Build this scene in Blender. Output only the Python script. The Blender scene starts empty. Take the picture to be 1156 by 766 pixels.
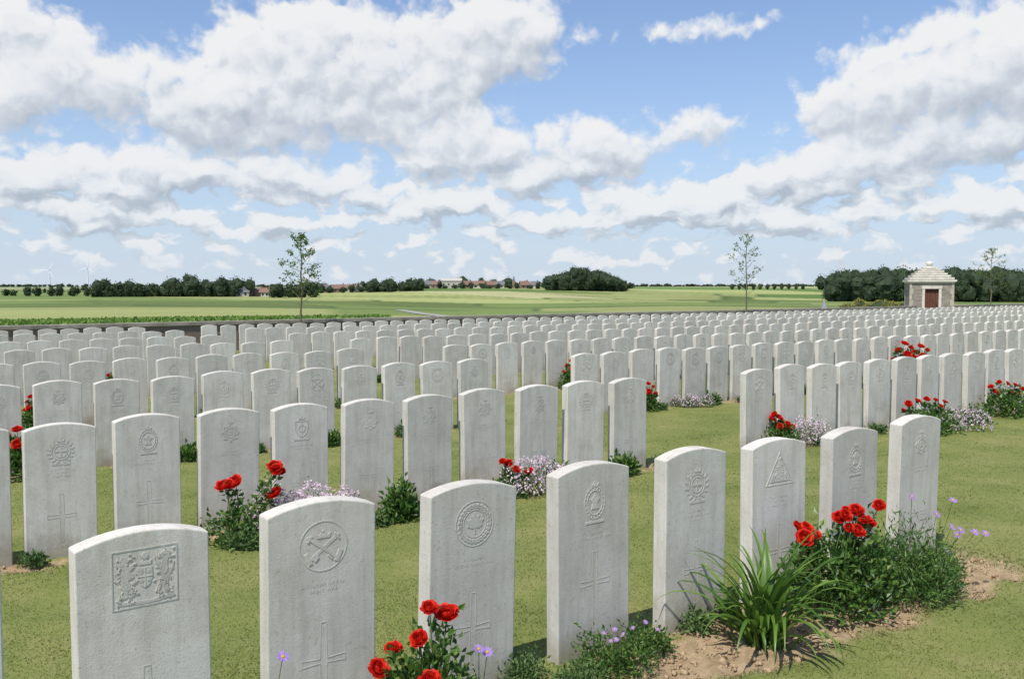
import bpy, bmesh, math, random
import numpy as np
from mathutils import Vector, Matrix

random.seed(7)
rng = np.random.default_rng(7)
scene = bpy.context.scene
scene.view_settings.view_transform = 'Standard'
scene.view_settings.look = 'None'
scene.view_settings.exposure = 0
COL = scene.collection
F = 1050.0
UX, UY = 0.8141, 0.5807
ROWROT = math.atan2(UY, UX)

def W(s, r):
    return (s*UX - r*UY, s*UY + r*UX)
def SR(x, y):
    return (x*UX + y*UY, -x*UY + y*UX)

# ---------------------------------------------------------------- noise
def vnoise(x, y, seed=0):
    xi = np.floor(x).astype(np.int64); yi = np.floor(y).astype(np.int64)
    xf = x-xi; yf = y-yi
    def h(a, b):
        n = (a*374761393 + b*668265263 + seed*1442695041) & 0xffffffff
        n = ((n ^ (n >> 13))*1274126177) & 0xffffffff
        return ((n ^ (n >> 16)) & 0xffff)/65535.0
    u = xf*xf*(3-2*xf); v = yf*yf*(3-2*yf)
    return (h(xi, yi)*(1-u)+h(xi+1, yi)*u)*(1-v)+(h(xi, yi+1)*(1-u)+h(xi+1, yi+1)*u)*v
def fbm(x, y, o=4, seed=0):
    t = 0; a = .5; n = 0
    for i in range(o):
        t = t+a*vnoise(x*2**i+i*17.3, y*2**i-i*9.1, seed+i); n += a; a *= .5
    return t/n
def sstep(a, b, x):
    t = np.clip((x-a)/(b-a), 0, 1); return t*t*(3-2*t)

# ---------------------------------------------------------------- terrain
RK = [2.97, 6.1, 9.22, 12.2, 15.2, 18.2, 21.2, 24.2]
def outside(s, r):
    return np.maximum(np.maximum(r-27.0, s-66.0), np.maximum(-40-s, -25-r))
def gz(x, y):
    x = np.asarray(x, dtype=float); y = np.asarray(y, dtype=float)
    s, r = SR(x, y)
    zc = np.interp(r, [2.97, 6.1, 9.2, 12.2, 15.2, 18.2, 21.2, 24.2, 27, 60],
                   [0, -.07, -.115, -.155, -.185, -.21, -.235, -.265, -.3, -.5])
    D = np.hypot(x, y)
    p = x/np.maximum(np.abs(y), 1.0)
    dd = [0, 60, 100, 300, 500, 700, 900, 1500, 3000, 9000, 20000]
    zl = np.interp(D, dd, [-.5, -1.0, -2.0, -4.8, -5.0, -3.6, -2.6, -1.2, -.3, -.5, -1])
    zm = np.interp(D, dd, [-.5, -1.0, -2.1, -5.8, -3.6, -.4, 1.5, .6, .3, -.5, -1])
    zr = np.interp(D, dd, [-.5, -1.0, -1.8, -4.0, -5.6, -4.4, -1.6, 1.2, .3, -.5, -1])
    cw = np.exp(-((p+.04)/.17)**2)
    zf = np.where(p < 0, zl, zr)*(1-cw)+zm*cw
    und = (fbm(x/170+3, y/230, 2, 31)-.5)*2.4*sstep(120, 400, D)*(1-sstep(900, 1500, D))
    w = sstep(0, 40, outside(s, r))
    return zc*(1-w)+(zf+und)*w
def micro(x, y):
    return (fbm(x*2.2, y*2.2, 3, 8)-.5)*.02
def gzf(x, y):
    return float(gz(np.array([x]), np.array([y]))[0])
def soil_mask(x, y):
    s, r = SR(x, y)
    n = fbm(x*5, y*5, 4, 3)
    m = np.zeros_like(x)
    e = np.minimum(sstep(2.3, 2.7, s), 1-sstep(5.0, 5.5, s))
    m = np.maximum(m, e*sstep(.0, .10, .31-np.abs(r-2.66)+(n-.5)*.26))
    for k, rk in enumerate(RK[1:]):
        gap = sstep(5.9, 6.1, s)*(1-sstep(7.0, 7.3, s))
        m = np.maximum(m, (1-gap)*sstep(.0, .08, .12-np.abs(r-(rk-.13))+(n-.53)*.5))
    return np.clip(m, 0, 1)

# ---------------------------------------------------------------- materials
def new_mat(name):
    m = bpy.data.materials.new(name); m.use_nodes = True
    nt = m.node_tree; nt.nodes.clear()
    out = nt.nodes.new('ShaderNodeOutputMaterial')
    b = nt.nodes.new('ShaderNodeBsdfPrincipled')
    b.inputs['Roughness'].default_value = .85
    b.inputs['Specular IOR Level'].default_value = .25
    nt.links.new(b.outputs[0], out.inputs[0])
    return m, nt, b, out
def N(nt, t, **kw):
    n = nt.nodes.new(t)
    for k, v in kw.items(): setattr(n, k, v)
    return n
def noise(nt, vec, scale, detail=4, rough=.55, dist=0, dims='3D'):
    n = N(nt, 'ShaderNodeTexNoise'); n.noise_dimensions = dims; n.inputs['Scale'].default_value = scale
    n.inputs['Detail'].default_value = detail; n.inputs['Roughness'].default_value = rough
    n.inputs['Distortion'].default_value = dist
    if vec is not None: nt.links.new(vec, n.inputs['Vector'])
    return n.outputs['Fac']
def ramp(nt, fac, stops, interp='LINEAR'):
    r = N(nt, 'ShaderNodeValToRGB'); r.color_ramp.interpolation = interp
    el = r.color_ramp.elements
    while len(el) < len(stops): el.new(.5)
    for e, (p, c) in zip(el, stops):
        e.position = p; e.color = (c[0], c[1], c[2], 1) if not isinstance(c, (int, float)) else (c, c, c, 1)
    nt.links.new(fac, r.inputs[0]); return r.outputs[0]
def mixc(nt, fac, a, b, mode='MIX'):
    m = N(nt, 'ShaderNodeMix', data_type='RGBA', blend_type=mode)
    for inp, v in ((m.inputs[0], fac), (m.inputs[6], a), (m.inputs[7], b)):
        if isinstance(v, bpy.types.NodeSocket): nt.links.new(v, inp)
        elif isinstance(v, (int, float)): inp.default_value = v
        else: inp.default_value = (v[0], v[1], v[2], 1)
    return m.outputs[2]
def mth(nt, op, a, b=None, clamp=False, c=None):
    m = N(nt, 'ShaderNodeMath', operation=op, use_clamp=clamp)
    for i, v in enumerate((a, b, c)):
        if v is None: continue
        if isinstance(v, bpy.types.NodeSocket): nt.links.new(v, m.inputs[i])
        else: m.inputs[i].default_value = v
    return m.outputs[0]
def bump(nt, b, h, strength=.5, dist=.01):
    n = N(nt, 'ShaderNodeBump'); n.inputs['Strength'].default_value = strength
    n.inputs['Distance'].default_value = dist
    nt.links.new(h, n.inputs['Height']); nt.links.new(n.outputs[0], b.inputs['Normal'])
def texo(nt, kind='Object'):
    return N(nt, 'ShaderNodeTexCoord').outputs[kind]

def plain(name, c, rough=.8, var=.15, scale=8):
    m, nt, b, o = new_mat(name)
    f = noise(nt, texo(nt), scale, 3)
    nt.links.new(ramp(nt, f, [(.3, [x*(1-var) for x in c]), (.7, [min(1, x*(1+var)) for x in c])]), b.inputs['Base Color'])
    b.inputs['Roughness'].default_value = rough
    return m
def leafmat(name, stops, trans=.25, rough=.6, spec=.3, patch=None):
    m, nt, b, o = new_mat(name)
    g = N(nt, 'ShaderNodeNewGeometry')
    c = ramp(nt, g.outputs['Random Per Island'], stops)
    if patch:
        f = noise(nt, texo(nt), patch, 5, .62)
        c = mixc(nt, 1.0, c, ramp(nt, f, [(.32, (.74, .82, .82)), (.5, (.96, .99, .97)), (.68, (1.24, 1.13, 1.22))]), 'MULTIPLY')
    nt.links.new(c, b.inputs['Base Color']); b.inputs['Roughness'].default_value = rough
    b.inputs['Specular IOR Level'].default_value = spec
    if trans > 0:
        t = N(nt, 'ShaderNodeBsdfTranslucent'); nt.links.new(c, t.inputs[0])
        mx = N(nt, 'ShaderNodeMixShader'); mx.inputs[0].default_value = trans
        nt.links.new(b.outputs[0], mx.inputs[1]); nt.links.new(t.outputs[0], mx.inputs[2])
        nt.links.new(mx.outputs[0], o.inputs[0])
    return m

def stone_material(name, dark=1.0):
    m, nt, b, o = new_mat(name)
    co = texo(nt)
    oi = N(nt, 'ShaderNodeObjectInfo')
    add = N(nt, 'ShaderNodeVectorMath', operation='ADD')
    sc = N(nt, 'ShaderNodeVectorMath', operation='SCALE'); sc.inputs[0].default_value = (31, 17, 53)
    nt.links.new(oi.outputs['Random'], sc.inputs['Scale'])
    nt.links.new(co, add.inputs[0]); nt.links.new(sc.outputs[0], add.inputs[1])
    v = add.outputs[0]
    big = noise(nt, v, 5, 5, .65)
    c = ramp(nt, big, [(.25, (.53*dark, .50*dark, .445*dark)), (.5, (.625*dark, .60*dark, .545*dark)), (.75, (.695*dark, .675*dark, .625*dark))])
    mp = N(nt, 'ShaderNodeMapping'); mp.inputs['Scale'].default_value = (24, 24, 2.2)
    nt.links.new(v, mp.inputs[0])
    st = noise(nt, mp.outputs[0], 1, 3, .6)
    c = mixc(nt, ramp(nt, st, [(.45, 0), (.78, .5)]), c, (.38, .35, .29))
    sp = noise(nt, v, 95, 2, .6)
    c = mixc(nt, ramp(nt, sp, [(.60, 0), (.70, .5)]), c, (.33, .305, .26))
    sp2 = noise(nt, v, 38, 2, .5)
    c = mixc(nt, ramp(nt, sp2, [(.64, 0), (.74, .38)]), c, (.41, .37, .26))
    sx = N(nt, 'ShaderNodeSeparateXYZ'); nt.links.new(co, sx.inputs[0])
    hz = mth(nt, 'ADD', sx.outputs[2], mth(nt, 'MULTIPLY', mth(nt, 'SUBTRACT', big, .5), .35))
    c = mixc(nt, ramp(nt, hz, [(.0, .6), (.16, 0)]), c, (.29, .255, .17))
    vm = mth(nt, 'ADD', mth(nt, 'MULTIPLY', oi.outputs['Random'], .15), .87)
    mm = N(nt, 'ShaderNodeVectorMath', operation='SCALE')
    nt.links.new(c, mm.inputs[0]); nt.links.new(vm, mm.inputs['Scale'])
    nt.links.new(mm.outputs[0], b.inputs['Base Color'])
    b.inputs['Roughness'].default_value = .9
    hh = mth(nt, 'ADD', mth(nt, 'MULTIPLY', noise(nt, v, 160, 3, .7), .6), mth(nt, 'MULTIPLY', noise(nt, v, 22, 3, .6), .6))
    bump(nt, b, hh, .32, .005)
    return m
M_STONE = stone_material('portland_stone')
M_CUT = stone_material('painted_shade_carving', .94)  # darker stone colour stands in for shadow inside the carved cuts
M_TEXT = stone_material('painted_shade_lettering', .90)  # letters toned darker still, cut shadow put into their colour

M_LEAF = leafmat('rose_leaf', [(0, (.035, .09, .018)), (.5, (.075, .165, .03)), (.85, (.13, .24, .045)), (1, (.22, .29, .07))], .35, .45, .5)
M_LEAF2 = leafmat('grey_green_leaf', [(0, (.06, .12, .035)), (.5, (.105, .19, .06)), (1, (.2, .28, .11))], .3)
M_LILY = leafmat('strap_leaf', [(0, (.06, .14, .02)), (.6, (.125, .24, .038)), (.9, (.2, .33, .06)), (1, (.28, .28, .1))], .4, .4, .5)
M_STEM = plain('green_stem', (.08, .14, .04))
M_RED = leafmat('red_petal', [(0, (.42, .008, .006)), (.5, (.64, .02, .009)), (1, (.82, .05, .022))], .25, .5, .3)
M_LILAC = leafmat('lilac_petal', [(0, (.62, .45, .58)), (.5, (.77, .62, .72)), (1, (.87, .78, .83))], .25)
M_PURP = leafmat('purple_petal', [(0, (.28, .16, .52)), (1, (.46, .31, .70))], .25)
M_YEL = plain('yellow_flower_centre', (.55, .35, .03))
M_BLADE = leafmat('grass_blade', [(0, (.14, .172, .044)), (.5, (.188, .218, .064)), (.82, (.232, .245, .088)), (.93, (.31, .285, .14)), (1, (.40, .35, .2))], .5, .8, .05, 1.3)
M_WOOD = leafmat('woodland_leaf', [(0, (.032, .054, .024)), (.5, (.054, .086, .036)), (1, (.095, .13, .052))], .15, .8, .1)
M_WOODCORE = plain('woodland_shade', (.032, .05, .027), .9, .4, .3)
M_TREELEAF = leafmat('young_tree_leaf', [(0, (.08, .15, .022)), (.5, (.13, .22, .035)), (1, (.2, .3, .06))], .5, .8, .1)
M_BARK = plain('bark', (.16, .135, .09), .9, .3, 30)
M_HEDGEY = leafmat('yellow_hedge_leaf', [(0, (.2, .2, .03)), (1, (.38, .36, .07))], .3)

# ---------------------------------------------------------------- mesh helpers
def to_obj(name, verts, faces, mats, midx=None, smooth=False):
    me = bpy.data.meshes.new(name)
    verts = np.asarray(verts, dtype=np.float32)
    if isinstance(faces, np.ndarray):
        nf, k = faces.shape
        me.vertices.add(len(verts)); me.vertices.foreach_set('co', verts.ravel())
        me.loops.add(nf*k); me.loops.foreach_set('vertex_index', faces.astype(np.int32).ravel())
        me.polygons.add(nf); me.polygons.foreach_set('loop_start', np.arange(0, nf*k, k, dtype=np.int32))
        me.update(calc_edges=True)
    else:
        me.from_pydata([tuple(v) for v in verts.tolist()], [], faces)
        me.update()
    for m in mats: me.materials.append(m)
    if midx is not None: me.polygons.foreach_set('material_index', np.asarray(midx, dtype=np.int32))
    if smooth: me.polygons.foreach_set('use_smooth', np.ones(len(me.polygons), dtype=bool))
    ob = bpy.data.objects.new(name, me); COL.objects.link(ob)
    return ob
class MB:
    def __init__(s): s.v = []; s.f = []; s.m = []; s.n = 0
    def add(s, v, f, m=0):
        v = np.asarray(v, dtype=float)
        s.v.append(v); s.f += [tuple(int(i)+s.n for i in q) for q in f]; s.m += [m]*len(f); s.n += len(v)
    def box(s, c, d, m=0, rot=0):
        x, y, z = d[0]/2, d[1]/2, d[2]/2
        v = np.array([[a*x, b*y, e*z] for a in (-1, 1) for b in (-1, 1) for e in (-1, 1)])
        ca, sa = math.cos(rot), math.sin(rot)
        v = np.stack([v[:, 0]*ca-v[:, 1]*sa, v[:, 0]*sa+v[:, 1]*ca, v[:, 2]], 1)+np.array(c)
        s.add(v, [(0, 1, 3, 2), (4, 6, 7, 5), (0, 4, 5, 1), (2, 3, 7, 6), (0, 2, 6, 4), (1, 5, 7, 3)], m)
    def tube(s, pts, rad, sides=6, m=0, cap=True):
        pts = np.array(pts, dtype=float); n = len(pts)
        vs = []
        for i in range(n):
            d = pts[min(i+1, n-1)]-pts[max(i-1, 0)]; d /= (np.linalg.norm(d)+1e-9)
            a = np.cross(d, [0.3, .9, .1]) if abs(d[2]) > .5 else np.cross(d, [0, 0, 1])
            a /= np.linalg.norm(a); b = np.cross(d, a)
            for j in range(sides):
                t = 2*math.pi*j/sides
                vs.append(pts[i]+rad[i]*(math.cos(t)*a+math.sin(t)*b))
        f = []
        for i in range(n-1):
            for j in range(sides):
                k = (j+1) % sides
                f.append((i*sides+j, i*sides+k, (i+1)*sides+k, (i+1)*sides+j))
        if cap: f.append(tuple(range((n-1)*sides, n*sides)))
        s.add(vs, f, m)
    def lathe(s, prof, sides, m=0, rot=0, c=(0, 0, 0)):
        vs = []; f = []
        for (r, z) in prof:
            for j in range(sides):
                t = 2*math.pi*(j+.5)/sides+rot
                vs.append((c[0]+r*math.cos(t), c[1]+r*math.sin(t), c[2]+z))
        for i in range(len(prof)-1):
            for j in range(sides):
                k = (j+1) % sides
                f.append((i*sides+j, i*sides+k, (i+1)*sides+k, (i+1)*sides+j))
        f.append(tuple(range((len(prof)-1)*sides, len(prof)*sides)))
        s.add(vs, f, m)
    def poly(s, pts, y0, y1, m=0):
        n = len(pts)
        v = [(p[0], y0, p[1]) for p in pts]+[(p[0], y1, p[1]) for p in pts]
        f = [tuple(range(n)), tuple(range(2*n-1, n-1, -1))]
        for i in range(n):
            j = (i+1) % n; f.append((i, n+i, n+j, j))
        s.add(v, f, m)
    def ring(s, cx, cz, r0, r1, y0, y1, n=40, m=0, sx=1.0):
        v = []
        for i in range(n):
            t = 2*math.pi*i/n; c, q = math.cos(t)*sx, math.sin(t)
            v += [(cx+r0*c, y0, cz+r0*q), (cx+r1*c, y0, cz+r1*q), (cx+r0*c, y1, cz+r0*q), (cx+r1*c, y1, cz+r1*q)]
        f = []
        for i in range(n):
            a = 4*i; b = 4*((i+1) % n)
            f += [(a, b, b+1, a+1), (a+1, b+1, b+3, a+3), (a, a+2, b+2, b)]
        s.add(v, f, m)
    def leaves(s, c, ax, L, wr=.5, m=0, fold=.15, up=None):
        c = np.asarray(c, float); n = len(c)
        ax = ax/(np.linalg.norm(ax, axis=1, keepdims=True)+1e-9)
        rn = rng.normal(size=(n, 3))
        if up is not None: rn = rn*(1-up)+np.array([0, 0, 1])*up*2
        sd = np.cross(ax, rn); sd /= (np.linalg.norm(sd, axis=1, keepdims=True)+1e-9)
        nm = np.cross(sd, ax)
        L = np.asarray(L).reshape(-1, 1)*np.ones((n, 1))
        b = c; t = c+ax*L-nm*L*fold; l = c+ax*L*.5+sd*L*wr*.5+nm*L*fold; r = c+ax*L*.5-sd*L*wr*.5+nm*L*fold
        v = np.stack([b, l, t, r], 1).reshape(-1, 3)
        s.add(v, [(4*i, 4*i+1, 4*i+2, 4*i+3) for i in range(n)], m)
    def obj(s, name, mats, smooth=False):
        return to_obj(name, np.concatenate(s.v), s.f, mats, s.m, smooth)
def rdirs(n, zmin=-1):
    z = rng.uniform(zmin, 1, n); t = rng.uniform(0, 2*math.pi, n); q = np.sqrt(1-z*z)
    return np.stack([q*np.cos(t), q*np.sin(t), z], 1)
def meta(ob, label, cat, group=None, kind=None):
    ob['label'] = label; ob['category'] = cat
    if group: ob['group'] = group
    if kind: ob['kind'] = kind
def struct(ob, label, cat):
    meta(ob, label, cat, None, 'structure')
def empty(name, loc, rot=0):
    e = bpy.data.objects.new(name, None); e.empty_display_size = .1
    e.location = loc; e.rotation_euler = (0, 0, rot); COL.objects.link(e); return e

# ---------------------------------------------------------------- ground
def build_ground():
    az_in = np.radians(np.linspace(-33, 33, 430))
    az_l = np.radians(np.linspace(-180, -33.5, 60)); az_r = np.radians(np.linspace(33.5, 180, 60))
    az = np.concatenate([az_l, az_in, az_r])
    D = np.exp(np.linspace(math.log(.6), math.log(18000), 640))
    A, DD = np.meshgrid(az, D)
    x = (DD*np.sin(A)).ravel(); y = (DD*np.cos(A)).ravel()
    z = gz(x, y)
    s, r = SR(x, y)
    dist = np.hypot(x, y)
    near = dist < 40
    soil = np.zeros_like(x); soil[near] = soil_mask(x[near], y[near])
    z = z-soil*.012
    z[near] += (soil*(fbm(x*22, y*22, 3, 5)-.5)*.06)[near]
    z[near] += micro(x, y)[near]
    lawn = 1-sstep(-.1, .1, outside(s, r))
    wheat = np.array([.26, .285, .11]); green = np.array([.10, .17, .042]); pale = np.array([.38, .37, .19])
    dk = np.array([.08, .125, .04]); mid = np.array([.155, .21, .066])
    col = np.zeros((len(x), 3)); col[:] = wheat
    p = x/np.maximum(y, .1)
    seeds = []
    pal = [wheat*1.2, pale, mid, green, wheat*.95, mid*.75, wheat, green*1.2]
    rs = np.random.default_rng(25)
    for i in range(110):
        dd = math.exp(rs.uniform(math.log(180), math.log(7000))); aa = rs.uniform(-.7, .7)
        seeds.append((dd*math.sin(aa), dd*math.cos(aa), rs.integers(0, len(pal)), dd))
    far = np.where((dist > 150) & (y > 0))[0]
    xr, yr = x[far], y[far]
    best = np.full(len(far), 1e9); idx = np.zeros(len(far), int); sec = np.full(len(far), 1e9)
    for (sx, sy, ci, dd) in seeds:
        ld = np.log(np.hypot(xr, yr)/dd)*1.0; la = (np.arctan2(xr, yr)-math.atan2(sx, sy))*1.1
        q = np.abs(ld*1.2+la*1.2)+np.abs(la)*1.1
        b = q < best
        sec = np.where(b, best, np.minimum(sec, q)); idx = np.where(b, ci, idx); best = np.where(b, q, best)
    pc = np.array(pal)[idx]
    edge = sstep(0, .02, sec-best)[:, None]
    pc = pc*edge+dk*(1-edge)
    w = sstep(195, 205, dist[far]+p[far]*150+14*vnoise(xr/40, yr/40))[:, None]
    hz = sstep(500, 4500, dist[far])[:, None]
    pc = pc*(1-.55*hz)+np.array([.20, .26, .30])*.55*hz  # aerial haze painted in: field colour turns bluish with distance
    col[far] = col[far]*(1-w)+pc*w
    b1 = dist+p*190
    w = (sstep(186, 192, b1)*(1-sstep(212, 222, b1))*(1-sstep(-.08, -.02, p)))[:, None]
    col = col*(1-w)+dk*1.25*w
    w = (sstep(-.20, -.17, p+dist*.00005)*(1-sstep(.06, .12, p))*sstep(128, 136, dist+p*60)*(1-sstep(188, 196, dist+p*160)))[:, None]
    col = col*(1-w)+mid*.95*w
    w = (sstep(0, 3, 104+p*40-dist)*(1-sstep(-.10, -.06, p)))[:, None]
    col = col*(1-w)+np.array([.12, .22, .04])*w
    w = (sstep(.1, .6, outside(s, r))*(1-sstep(6, 8, outside(s, r))))[:, None]
    col = col*(1-w)+mid*w
    v = .84+.32*fbm(x/37, y/60, 3, 4)
    col *= v[:, None]
    nA = len(az); nD = len(D)
    i = np.arange(nD-1)[:, None]*nA+np.arange(nA-1)[None, :]
    i = i.ravel()
    faces = np.stack([i, i+1, i+nA+1, i+nA], 1)
    j = np.arange(nD-1)*nA
    faces = np.concatenate([faces, np.stack([j+nA-1, j, j+nA, j+2*nA-1], 1)])
    m, nt, b, o = new_mat('ground_surface')
    co = texo(nt)
    at = N(nt, 'ShaderNodeAttribute', attribute_name='fieldcol')
    mk = N(nt, 'ShaderNodeAttribute', attribute_name='maskcol')
    sx = N(nt, 'ShaderNodeSeparateColor'); nt.links.new(mk.outputs['Color'], sx.inputs[0])
    n1 = noise(nt, co, 1.3, 5, .62); n2 = noise(nt, co, 14, 4, .7); n3 = noise(nt, co, 120, 2, .6)
    lawnc = ramp(nt, n1, [(.32, (.128, .162, .042)), (.5, (.172, .20, .058)), (.68, (.238, .238, .088))])
    lawnc = mixc(nt, ramp(nt, n2, [(.45, 0), (.72, .35)]), lawnc, (.28, .258, .125))
    lawnc = mixc(nt, ramp(nt, n3, [(.38, .2), (.6, 0)]), lawnc, (.11, .138, .04))
    soilc = ramp(nt, noise(nt, co, 9, 4, .7), [(.3, (.21, .145, .085)), (.55, (.34, .25, .155)), (.75, (.46, .36, .24))])
    soilc = mixc(nt, ramp(nt, noise(nt, co, 130, 2, .7), [(.55, 0), (.7, .5)]), soilc, (.50, .40, .28))
    fn = noise(nt, co, .5, 4, .7)
    fc = mixc(nt, 1.0, at.outputs['Color'], ramp(nt, fn, [(.3, .84), (.7, 1.13)]), 'MULTIPLY')
    wv = N(nt, 'ShaderNodeTexWave'); wv.inputs['Scale'].default_value = .03; wv.inputs['Distortion'].default_value = .6
    mp = N(nt, 'ShaderNodeMapping'); mp.inputs['Rotation'].default_value = (0, 0, math.radians(62)); nt.links.new(co, mp.inputs[0]); nt.links.new(mp.outputs[0], wv.inputs[0])
    fc = mixc(nt, ramp(nt, wv.outputs['Fac'], [(.9, 0), (.98, .25)]), fc, (.12, .15, .05))
    c = mixc(nt, sx.outputs[0], fc, lawnc)
    c = mixc(nt, sx.outputs[1], c, soilc)
    nt.links.new(c, b.inputs['Base Color'])
    b.inputs['Roughness'].default_value = .95; b.inputs['Specular IOR Level'].default_value = .1
    hh = mth(nt, 'ADD', n3, mth(nt, 'MULTIPLY', n2, 1.0))
    bump(nt, b, hh, .45, .012)
    ob = to_obj('ground', np.stack([x, y, z], 1), faces[:, ::-1].copy(), [m], None, True)
    ca = ob.data.color_attributes.new('fieldcol', 'FLOAT_COLOR', 'POINT')
    ca.data.foreach_set('color', np.concatenate([col, np.ones((len(x), 1))], 1).astype(np.float32).ravel())
    cb = ob.data.color_attributes.new('maskcol', 'FLOAT_COLOR', 'POINT')
    cb.data.foreach_set('color', np.stack([lawn, soil, 0*soil, 0*soil+1], 1).astype(np.float32).ravel())
    struct(ob, 'mown cemetery lawn with soil beds and wide farm fields beyond', 'ground')
build_ground()

# ---------------------------------------------------------------- lawn blades
def build_blades():
    n = 380000
    az = rng.uniform(-.60, .60, n); D = np.exp(rng.uniform(math.log(1.9), math.log(17), n))
    x = D*np.sin(az); y = D*np.cos(az)
    sm = soil_mask(x, y); keep = (sm < rng.uniform(.15, .9, n)) & (D < 11+6*rng.uniform(0, 1, n))
    x, y, D = x[keep], y[keep], D[keep]; n = len(x)
    z = gz(x, y)+micro(x, y)-.003
    clump = fbm(x*3, y*3, 3, 12)
    h = rng.uniform(.005, .014, n)*(.6+.8*clump)*(1-.02*D)
    w = .0013+.0005*D
    t = rng.uniform(0, 2*math.pi, n); ln = rng.uniform(.4, 1.8, n); t2 = rng.uniform(0, 2*math.pi, n)
    a = np.stack([x-np.cos(t)*w, y-np.sin(t)*w, z], 1); b = np.stack([x+np.cos(t)*w, y+np.sin(t)*w, z], 1)
    c = np.stack([x+np.cos(t2)*h*ln, y+np.sin(t2)*h*ln, z+h], 1)
    v = np.stack([a, b, c], 1).reshape(-1, 3)
    ob = to_obj('lawn_grass', v, np.arange(3*n).reshape(-1, 3), [M_BLADE])
    meta(ob, 'short mown green lawn grass between the headstone rows', 'grass', None, 'stuff')
build_blades()

def build_clods():
    s = np.concatenate([rng.uniform(2.4, 5.6, 3400), rng.uniform(0, 14, 900)]); r = np.concatenate([rng.uniform(2.3, 3.0, 3400), 6.1-.13+rng.normal(size=900)*.12])
    x, y = W(s, r); sm = soil_mask(x, y); k = sm > .5; x, y = x[k], y[k]; n = len(x)
    z = gz(x, y)+micro(x, y)-.010
    base = np.array([(1, 0, 0), (-1, 0, 0), (0, 1, 0), (0, -1, 0), (0, 0, 1), (0, 0, -1)], float)
    fs = np.array([(0, 2, 4), (2, 1, 4), (1, 3, 4), (3, 0, 4), (2, 0, 5), (1, 2, 5), (3, 1, 5), (0, 3, 5)])
    sz = rng.gamma(1.8, .0032, n)[:, None, None]+.002
    v = base[None]*sz*rng.uniform(.6, 1.3, (n, 6, 1)) + np.stack([x, y, z], 1)[:, None]
    f = (fs[None]+6*np.arange(n)[:, None, None]).reshape(-1, 3)
    ob = to_obj('soil_clods', v.reshape(-1, 3), f, [plain('clod_soil', (.34, .25, .155), .95, .3, 40)], None, True)
    meta(ob, 'loose dry brown clods of soil in the planting bed', 'soil', None, 'stuff')
build_clods()

# ---------------------------------------------------------------- headstones
SW, SH, ST, RISE = .396, .81, .078, .035
def stone_profile(nseg=14):
    pts = [(-SW/2, -.12), (SW/2, -.12)]
    R = ((SW/2)**2+RISE**2)/(2*RISE); cz = SH-R; a = math.asin((SW/2)/R)
    for i in range(nseg+1):
        t = a-2*a*i/nseg
        pts.append((R*math.sin(t), cz+R*math.cos(t)))
    return pts
def stone_mesh():
    bm = bmesh.new(); pts = stone_profile()
    fr = [bm.verts.new((p[0], -ST/2, p[1])) for p in pts]; bk = [bm.verts.new((p[0], ST/2, p[1])) for p in pts]
    n = len(pts); bm.faces.new(fr); bm.faces.new(bk[::-1])
    for i in range(n):
        j = (i+1) % n; bm.faces.new((fr[i], bk[i], bk[j], fr[j]))
    bmesh.ops.recalc_face_normals(bm, faces=bm.faces)
    ed = [e for e in bm.edges if e.is_manifold and e.calc_face_angle(0) > .5 and not all(v.co.z < 0 for v in e.verts)]
    bmesh.ops.bevel(bm, geom=ed, offset=.005, segments=2, affect='EDGES', profile=.5)
    me = bpy.data.meshes.new('headstone'); bm.to_mesh(me); bm.free(); me.materials.append(M_STONE)
    return me
ME_STONE = stone_mesh()
YF = -ST/2
Y0, Y1 = YF-.0012, YF+.003

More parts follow.
